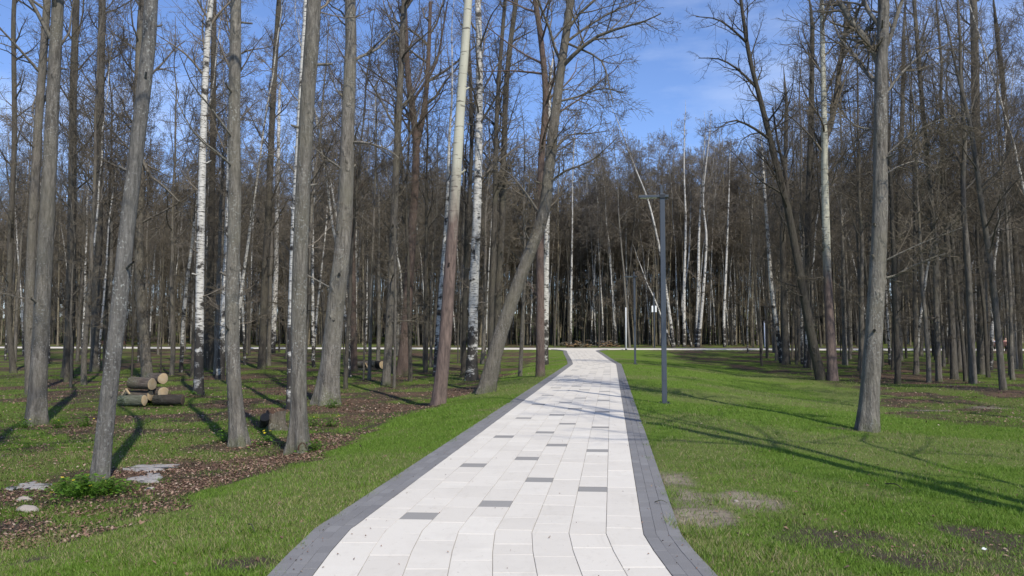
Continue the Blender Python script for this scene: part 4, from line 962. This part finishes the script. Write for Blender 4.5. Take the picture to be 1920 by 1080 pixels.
log(lp(296, 735, 0.55), 38, 0, 0.60, 0.165, M_LOGB, 'log under the cracked-faced log, half in shade', 5)
log(lp(316, 750, 0.25), 4, 0, 0.86, 0.140, M_LOGD, 'dark log lying at the bottom right of the log pile', 6, face=M_DARKCUT)
log(lp(284, 747, 0.75), 5, 0, 0.70, 0.150, M_LOGD, 'dark log at the back of the pile, hardly showing', 7)
def chip(u, v, L, rot, label, name='wood_chip', depth=None):
    g = on_ground(u, v) if depth is None else at_depth(u, v, depth); root = empty(name, g + np.array([0, 0, 0.02]))
    bm = box_np(L, L * 0.3, L * 0.16, 0.004)
    for vv in bm.verts: vv.co.z += 0.12 * L * math.sin(vv.co.x / L * 5) ; vv.co.y *= 1 - 0.5 * (vv.co.x / L + 0.5)
    bm_obj('split_wood', bm, M_CUT, root, (0, 0, 0), rot); return tag(root, label, 'wood chip')
chip(231, 740, 0.22, (0.2, -0.9, 0.4), 'pale wood chip left of the log pile, the left one of two', depth=YL + 0.1)
chip(239, 736, 0.22, (0.1, 0.9, -0.4), 'pale wood chip against the log pile, the right one of two', depth=YL + 0.1)
g2 = on_ground(690, 695)
log(at_depth(680, 683, g2[1] + 0.5), 18, 3, 1.5, 0.20, M_LOGB, 'brown log on the forest floor behind the thin sapling', 11, 'small logs far left of the path')
log(at_depth(713, 684, g2[1] + 0.4), 60, 0, 0.9, 0.24, M_LOGD, 'dark short log lying left of the mossy-sided trunk', 12, 'small logs far left of the path')
chip(675, 694, 0.55, (0.0, 0.15, -0.5), 'long pale split of wood lying before the brown log behind the sapling')
chip(687, 687, 0.42, (0.0, 1.25, 0.2), 'pale split of wood standing up against the brown log behind the sapling', depth=g2[1] + 0.2)

def stump(u, v, r, hgt, label, seed, hollow=True):
    rng = np.random.default_rng(seed); g = on_ground(u, v); root = empty('tree_stump', g); s = 26
    th = np.arange(s) * 2 * math.pi / s; jag = hgt * (0.75 + 0.35 * fbm(np.cos(th) * 1.6 + 7, np.sin(th) * 1.6 + 3, seed, 2) + 0.06 * rng.normal(size=s))
    rows = []
    for t in (-0.15, 0.05, 0.2, 0.5, 1.0):
        rr_ = r * (1 + 0.55 * math.exp(-max(t, 0) * 4) * (0.7 + 0.4 * np.cos(4 * th + 1))) * (1 + 0.04 * rng.normal(size=s))
        rows.append(np.c_[rr_ * np.cos(th), rr_ * np.sin(th), np.where(t < 0, -0.1, jag * max(t, 0))])
    k = len(rows); V = np.concatenate(rows); i = (np.arange(k - 1)[:, None] * s + np.arange(s)[None, :]).ravel(); j = (np.arange(k - 1)[:, None] * s + ((np.arange(s) + 1) % s)[None, :]).ravel()
    link('bark', mesh_np('bark', V, np.stack([i, j, j + s, i + s], 1), M_LOGB), root)
    top = rows[-1]; a = np.arange(s); b_ = (a + 1) % s
    inn = np.c_[top[:, 0] * 0.72, top[:, 1] * 0.72, top[:, 2] - 0.02]; deep = np.c_[top[:, 0] * 0.55, top[:, 1] * 0.55, np.full(s, hgt * 0.2)]
    VV = np.concatenate([top, inn, deep, [[0, 0, hgt * 0.15]]])
    link('rotten_core', mesh_np('rotten_core', VV, [np.stack([a, b_, b_ + s, a + s], 1), np.stack([a + s, b_ + s, b_ + 2 * s, a + 2 * s], 1), np.stack([a + 2 * s, b_ + 2 * s, np.full(s, 3 * s)], 1)], M_ROT, False), root)
    return tag(root, label, 'stump')
M_ROT = plain('rotten_wood', (0.060, 0.036, 0.024), 0.95, 0.5, 14, bumps=0.6)
stump(516, 806, 0.21, 0.42, 'broken hollow stump between two grey trunks, left of the splayed-root trunk', 3)
log(on_ground(493, 808) + np.array([0, 0.1, 0.2]), 70, 40, 0.34, 0.10, M_LOGD, 'short broken chunk of wood leaning against the hollow stump', 14, 'broken wood by the stump', M_DARKCUT)
# the dark hollow at the foot of the splayed-root trunk
def hollow():
    th = np.linspace(0, 2 * math.pi, 14, endpoint=False); o = T15
    ring = np.c_[0.075 * np.cos(th), np.zeros(14), 0.13 * np.sin(th) + 0.16]; deep = np.c_[0.05 * np.cos(th), np.full(14, 0.05), 0.09 * np.sin(th) + 0.15]
    ring = ring * [0.8, 1, 0.75]; deep = deep * [0.8, 1, 0.75]
    V = np.concatenate([ring * [1.2, 1, 1.15] + [0, 0.05, -0.02], ring, deep, [[0, 0.06, 0.15]]]); a = np.arange(14); b = (a + 1) % 14
    me = mesh_np('root_hollow', V, [np.stack([a, b, b + 14, a + 14], 1), np.stack([a + 14, b + 14, b + 28, a + 28], 1), np.stack([a + 28, b + 28, np.full(14, 42)], 1)], M_ROT)
    link('root_hollow', me, o, (0.13, -0.215, -0.03), (0, 0, 0.5))
hollow()

M_BILLET = plain('dull_split_wood', (0.21, 0.14, 0.075), 0.9, 0.4, 8)
def brush(u, v, depth, wid, label, seed, n=90):
    g = at_depth(u, v, depth); g[2] = hz(g[0], g[1]); root = empty('brush_heap', g); rng = np.random.default_rng(seed)
    P = np.zeros((n, 3, 3)); c = np.c_[rng.normal(size=n) * wid * 0.3, rng.normal(size=n) * 0.5, np.abs(rng.normal(size=n)) * 0.28 + 0.05]
    a = rng.random(n) * 6.28; L = 0.3 + rng.random(n) * 0.7; d = np.c_[np.cos(a), np.sin(a), rng.normal(size=n) * 0.25] * L[:, None]
    for j in range(3): P[:, j] = c + d * (j - 1) * 0.5 + rng.normal(size=(n, 3)) * 0.03
    P[:, :, 2] = np.maximum(P[:, :, 2], 0.02); h = n // 2
    link('sticks', mesh_np('sticks', *tubes(P[:h], np.full((h, 3), 0.05), 5), M_LOGB), root); link('split_billets', mesh_np('split_billets', *tubes(P[h:], np.full((n - h, 3), 0.05), 4), M_BILLET), root)
    return tag(root, label, 'brush heap')
brush(1085, 651, 100.0, 3.6, 'low heap of cut brushwood straight beyond the end of the path', 5)
brush(1140, 650, 101.5, 2.2, 'small brown heap of brushwood left of the pale grey post', 6, 50)

# ------------------------------------------------------------------ flat slabs, stones, litter, sticks
M_SLAB = plain('weathered_concrete', (0.26, 0.245, 0.235), 0.9, 0.5, 9, bumps=0.3)
M_ROCK = plain('pale_stone', (0.29, 0.255, 0.225), 0.9, 0.3, 16, bumps=0.4)
def slab(px, label, seed, name='concrete_slab'):
    P = np.array([on_ground(*p) for p in px]); c = P.mean(0); c[2] = hz(c[0], c[1]); rng = np.random.default_rng(seed)
    loop = []
    for i in range(len(P)):
        a, b = P[i], P[(i + 1) % len(P)]
        for t in (0, 0.25, 0.5, 0.75): loop.append(a + (b - a) * t + np.r_[rng.normal(size=2) * 0.06, 0])
    loop = np.array(loop) - c; n = len(loop); zt = np.array([hz(p[0] + c[0], p[1] + c[1]) - c[2] for p in loop])
    top = np.c_[loop[:, :2], zt + 0.010 + rng.normal(size=n) * 0.007]; inn = np.c_[loop[:, :2] * 0.8, zt * 0.8 + 0.020 + rng.normal(size=n) * 0.006]; low = np.c_[loop[:, :2] * 1.02, zt - 0.06]
    V = np.concatenate([low, top, inn, [[0, 0, 0.022]]]); a = np.arange(n); b = (a + 1) % n
    me = mesh_np(name, V, [np.stack([a, b, b + n, a + n], 1), np.stack([a + n, b + n, b + 2 * n, a + 2 * n], 1), np.stack([a + 2 * n, b + 2 * n, np.full(n, 3 * n)], 1)], M_SLAB, False)
    o = link(name, me, None, c); return tag(o, label, 'slab')
slab([(224,880),(262,873),(338,872),(318,879),(292,884),(262,884)], 'flat pale slab in the leaves right of the lichen-speckled trunk, the farther of two', 1)
slab([(240,899),(285,886),(300,890),(296,902),(262,905)], 'flat pale slab in the leaves right of the lichen-speckled trunk, the nearer of two', 2)
slab([(20,915),(60,908),(95,908),(78,918),(45,920)], 'flat pale slab in the shade left of the flowering plants', 3)
def rock(u, v, s, label, seed, m=None, name='stone'):
    import bmesh
    g = on_ground(u, v); rng = random.Random(seed); bm = bmesh.new(); bmesh.ops.create_icosphere(bm, subdivisions=3, radius=1.0)
    for vt in bm.verts:
        f = 1 + 0.28 * (float(fbm(vt.co.x * 1.3 + seed, vt.co.y * 1.3 + vt.co.z * 1.7, seed, 3)) - 0.5) * 2
        vt.co = Vector((vt.co.x * s * 1.25 * f, vt.co.y * s * 0.8 * f, max(-0.25, vt.co.z) * s * 0.6 * f))
    o = bm_obj(name, bm, m or M_ROCK, None, g, (0, 0, rng.random() * 3), True); return tag(o, label, 'stone')
rock(45, 938, 0.075, 'small pale stone left of the flowering plants, the upper of two', 1)
rock(50, 958, 0.115, 'pale reddish stone at the left edge, the lower of two', 2)
rock(280, 918, 0.06, 'small pale stone in the leaves below the pale slabs', 3)
rock(1380, 941, 0.03, 'small stone in the sandy patch on the lawn', 5)
rock(1845, 1030, 0.022, 'small bright white pebble on the bare earth at the bottom right', 4, M_WHITE)
def stick(pts, r, label, seed):
    P = smooth_line([on_ground(*p) + np.array([0, 0, 0.03 + 0.03 * (i % 2)]) for i, p in enumerate(pts)], 8); c = P[0].copy()
    V, Q = tubes((P - c)[None], np.linspace(r, r * 0.4, 8)[None], 6); o = link('fallen_stick', mesh_np('fallen_stick', V, Q, M_DARK), None, c)
    return tag(o, label, 'stick')
stick([(466, 990), (472, 997), (478, 1005)], 0.008, 'short dark stick on the grass bank left of the path', 1)
stick([(1660, 912), (1680, 918), (1692, 922)], 0.010, 'short dark stick on the lawn below the double shadow', 2)
stick([(520, 752), (545, 760), (560, 752)], 0.02, 'fallen branch lying left of the thick sloping trunk', 3)
stick([(1228, 948), (1240, 950), (1251, 949)], 0.005, 'thin curved twig on the border of the path', 4)

# ------------------------------------------------------------------ green clumps
def clump_mesh(seed, n=150, spread=0.32, hgt=0.20):
    rng = np.random.default_rng(seed); V, T, sh = [], [], []
    for i in range(n):
        a = rng.random() * 6.28; d = abs(rng.normal()) * spread * 0.6; c = np.array([math.cos(a) * d, math.sin(a) * d, hgt * (0.25 + 0.75 * rng.random()) * math.exp(-(d / spread) ** 2)])
        yaw = rng.random() * 6.28; L = 0.03 + 0.035 * rng.random(); w = L * 0.42; f = np.array([math.cos(yaw), math.sin(yaw), rng.uniform(-0.2, 0.6)]); sd = np.array([-math.sin(yaw), math.cos(yaw), rng.normal() * 0.2])
        k = len(V); V += [c, c + f * L * 0.5 + sd * w, c + f * L + [0, 0, -0.01], c + f * L * 0.5 - sd * w]; T += [(k, k + 1, k + 2), (k, k + 2, k + 3)]; sh += [rng.random()] * 4
        k = len(V); s0 = np.array([c[0] * 0.6, c[1] * 0.6, 0]); V += [s0 - [0.003, 0, 0], s0 + [0.003, 0, 0], c]; T.append((k, k + 1, k + 2)); sh += [0.2] * 3
    return mesh_np('leaves', np.array(V), np.array(T), M_PLANT, False, {'shade': sh})
M_YEL = plain('yellow_petals', (0.75, 0.60, 0.03), 0.6, 0.1, 20)
def flower_mesh():
    V = [(0, 0, 0.0)]; T = []
    for i in range(5):
        a = i * 2 * math.pi / 5; k = len(V); V += [(0.012 * math.cos(a - .4), 0.012 * math.sin(a - .4), 0.004), (0.026 * math.cos(a), 0.026 * math.sin(a), 0.008), (0.012 * math.cos(a + .4), 0.012 * math.sin(a + .4), 0.004)]
        T += [(0, k, k + 1), (0, k + 1, k + 2)]
    return mesh_np('flower', np.array(V), np.array(T), M_YEL, False)
FLM = flower_mesh(); CLM = [clump_mesh(1, 420, 0.5, 0.24), clump_mesh(2), clump_mesh(3, 110, 0.24, 0.16)]
def clump(u, v, m, s, nf, label, group='green plant clumps on the forest floor', name='green_plant'):
    g = on_ground(u, v); root = empty(name, g, rr.uniform(0, 6)); root.scale = (s, s, s); link('leaves', CLM[m], root)
    for i in range(nf):
        a = rr.uniform(0, 6.28); d = rr.uniform(0.05, 0.42 if m == 0 else 0.2); link('flower', FLM, root, (math.cos(a) * d, math.sin(a) * d, 0.20 - 0.25 * d + rr.uniform(0, 0.04)), (rr.uniform(-.5, .5), rr.uniform(-.5, .5), 0))
    return tag(root, label, 'plant', group)
clump(158, 930, 0, 1.15, 10, 'large bright green plant clump with yellow flowers left of the lichen-speckled trunk foot')
clump(208, 925, 0, 0.8, 7, 'bright green flowering clump right of the lichen-speckled trunk foot')
clump(120, 925, 1, 1.0, 3, 'smaller green clump at the left side of the big flowering clump')
clump(420, 829, 1, 1.1, 0, 'round bright green clump beside the foot of the dark-topped grey trunk')
clump(591, 845, 1, 0.9, 0, 'green clump right of the splayed-root trunk foot')
clump(622, 765, 1, 1.2, 0, 'green clump at the foot of the thick sloping trunk')
clump(362, 744, 2, 1.3, 0, 'green clump at the foot of the birch right of the logs')
clump(293, 760, 1, 0.9, 0, 'green clump in front of the log pile')
clump(500, 835, 2, 1.2, 4, 'yellow-flowered clump below the hollow stump')
clump(588, 800, 1, 1.0, 3, 'green clump with yellow flowers right of the splayed-root trunk, farther off')
clump(620, 800, 2, 1.2, 4, 'yellow-flowered clump between splayed-root trunk and thick sloping trunk')
clump(45, 803, 1, 1.0, 3, 'green clump left of the stout trunk at the left edge')
clump(110, 802, 1, 1.0, 2, 'green clump right of the stout trunk at the left edge')
clump(160, 800, 1, 1.1, 2, 'green clump left of the lichen-speckled trunk, farther off')

# ------------------------------------------------------------------ grass and fallen leaves
def blades(n, seed):
    rng = np.random.default_rng(seed)
    inv = rng.random(n); ymin, ymax = 4.3, 60.0
    y = 1.0 / (1 / ymax + (1 / ymin - 1 / ymax) * inv ** 1.0)
    y = np.where(rng.random(n) < 0.30, ymin + (20 - ymin) * rng.random(n), y)
    x = (rng.random(n) * 2 - 1) * 0.70 * y
    x, y = x + rng.normal(size=n) * 0.03, y
    d = np.abs(x - xc(y)) - 1.5 * flare(y)
    ok = d > -0.085 * np.clip((vnoise(x * 5, y * 5, 5) - 0.42) * 2.6, 0, 1); x, y = x[ok], y[ok]
    g, li, sa, ea, dr, la = masks(x, y)
    clumpn = fbm(x / 0.35, y / 0.35, 61, 3)
    keep = rng.random(len(x)) < g * (0.25 + 1.3 * clumpn) * (1 - 0.45 * dr); x, y, dr, la, clumpn, li = x[keep], y[keep], dr[keep], la[keep], clumpn[keep], li[keep]; m = len(x)
    far = np.clip(y / 12.0, 1, 3.2)
    h = (0.016 + 0.026 * rng.random(m) ** 1.6 + 0.040 * np.clip(clumpn - 0.52, 0, 1) * 2) * np.where(la > 0.5, 1.0, 1.25) * far ** 0.35 * np.where(fbm(x / 0.22, y / 0.22, 83, 2) > 0.66, 1.7, 1.0)
    w = (0.0022 + 0.0020 * rng.random(m)) * far * 1.1
    a = rng.random(m) * 6.283; ln = h * (0.25 + 0.75 * rng.random(m)); b = rng.random(m) * 6.283
    z = height(x, y) - 0.006
    V = np.zeros((m, 3, 3)); V[:, 0] = np.c_[x - np.cos(a) * w, y - np.sin(a) * w, z]; V[:, 1] = np.c_[x + np.cos(a) * w, y + np.sin(a) * w, z]
    V[:, 2] = np.c_[x + np.cos(b) * ln, y + np.sin(b) * ln, z + h]
    isdry = rng.random(m) < 0.04 + 0.55 * dr * (0.4 + 1.2 * fbm(x / 0.5, y / 0.5, 23, 3))
    dk = np.where(la > 0.5, 1.0, 0.8)
    sh = np.where(isdry, 0.72 + 0.28 * rng.random(m), dk * 0.62 * np.clip(0.15 + 0.85 * rng.random(m) * (0.55 + 0.6 * fbm(x / 1.2, y / 1.2, 15, 2)), 0, 1))
    me = mesh_np('grass', V.reshape(-1, 3), np.arange(m * 3).reshape(-1, 3), M_GRASS, False, {'shade': np.repeat(sh, 3)})
    tag(link('grass', me), 'short spring grass on the banks of the path and between the trees', 'grass', kind='stuff')
    return m
NB = blades(900000, 2)
def leaves(n, seed):
    rng = np.random.default_rng(seed); y = 1.0 / (1 / 45.0 + (1 / 4.5 - 1 / 45.0) * rng.random(n)); x = (rng.random(n) * 2 - 1) * 0.70 * y
    d = np.abs(x - xc(y)) - 1.55; g, li, sa, ea, dr, la = masks(x, y)
    keep = (rng.random(n) < np.clip(li + 0.05 + 0.25 * (1 - la) + 0.1 * ea, 0, 1)) & (d > 0.05) & ((la < 0.6) | (rng.random(n) < 0.06)); keep |= (d < -0.1) & (rng.random(n) < 0.0012 + 0.015 * np.exp(-np.abs(d + 0.15) / 0.15)); d = d[keep]; x, y = x[keep], y[keep]; m = len(x)
    s = (0.012 + 0.016 * rng.random(m)) * np.clip(y / 12, 1, 2.0) ** 0.6; a = rng.random(m) * 6.283; z = np.where(d < -0.03, 0.006, height(x, y) + 0.008 + 0.012 * rng.random(m)); s = np.where(d < -0.03, s * 0.4, s)
    f = np.c_[np.cos(a), np.sin(a), rng.normal(size=m) * 0.35]; sd = np.c_[-np.sin(a), np.cos(a), rng.normal(size=m) * 0.35]; c = np.c_[x, y, z]
    V = np.stack([c - f * s[:, None], c + sd * s[:, None] * 0.6 + [0, 0, 0.006], c + f * s[:, None], c - sd * s[:, None] * 0.6 + [0, 0, 0.006]], 1)
    i = np.arange(m)[:, None] * 4; T = np.concatenate([i + [[0, 1, 2]], i + [[0, 2, 3]]])
    me = mesh_np('fallen_leaves', V.reshape(-1, 3), T, M_LITTER, False, {'shade': np.repeat(rng.random(m), 4)})
    tag(link('fallen_leaves', me), 'dry brown leaves lying on the forest floor', 'leaves', kind='stuff')
    return m
NL = leaves(230000, 3)
tris = sum(len(me.polygons) * 2 if me.name.split('.')[0] not in ('grass', 'fallen_leaves') else len(me.polygons) for me in bpy.data.meshes)
print('TRIS', tris, 'blades', NB, 'leaves', NL)
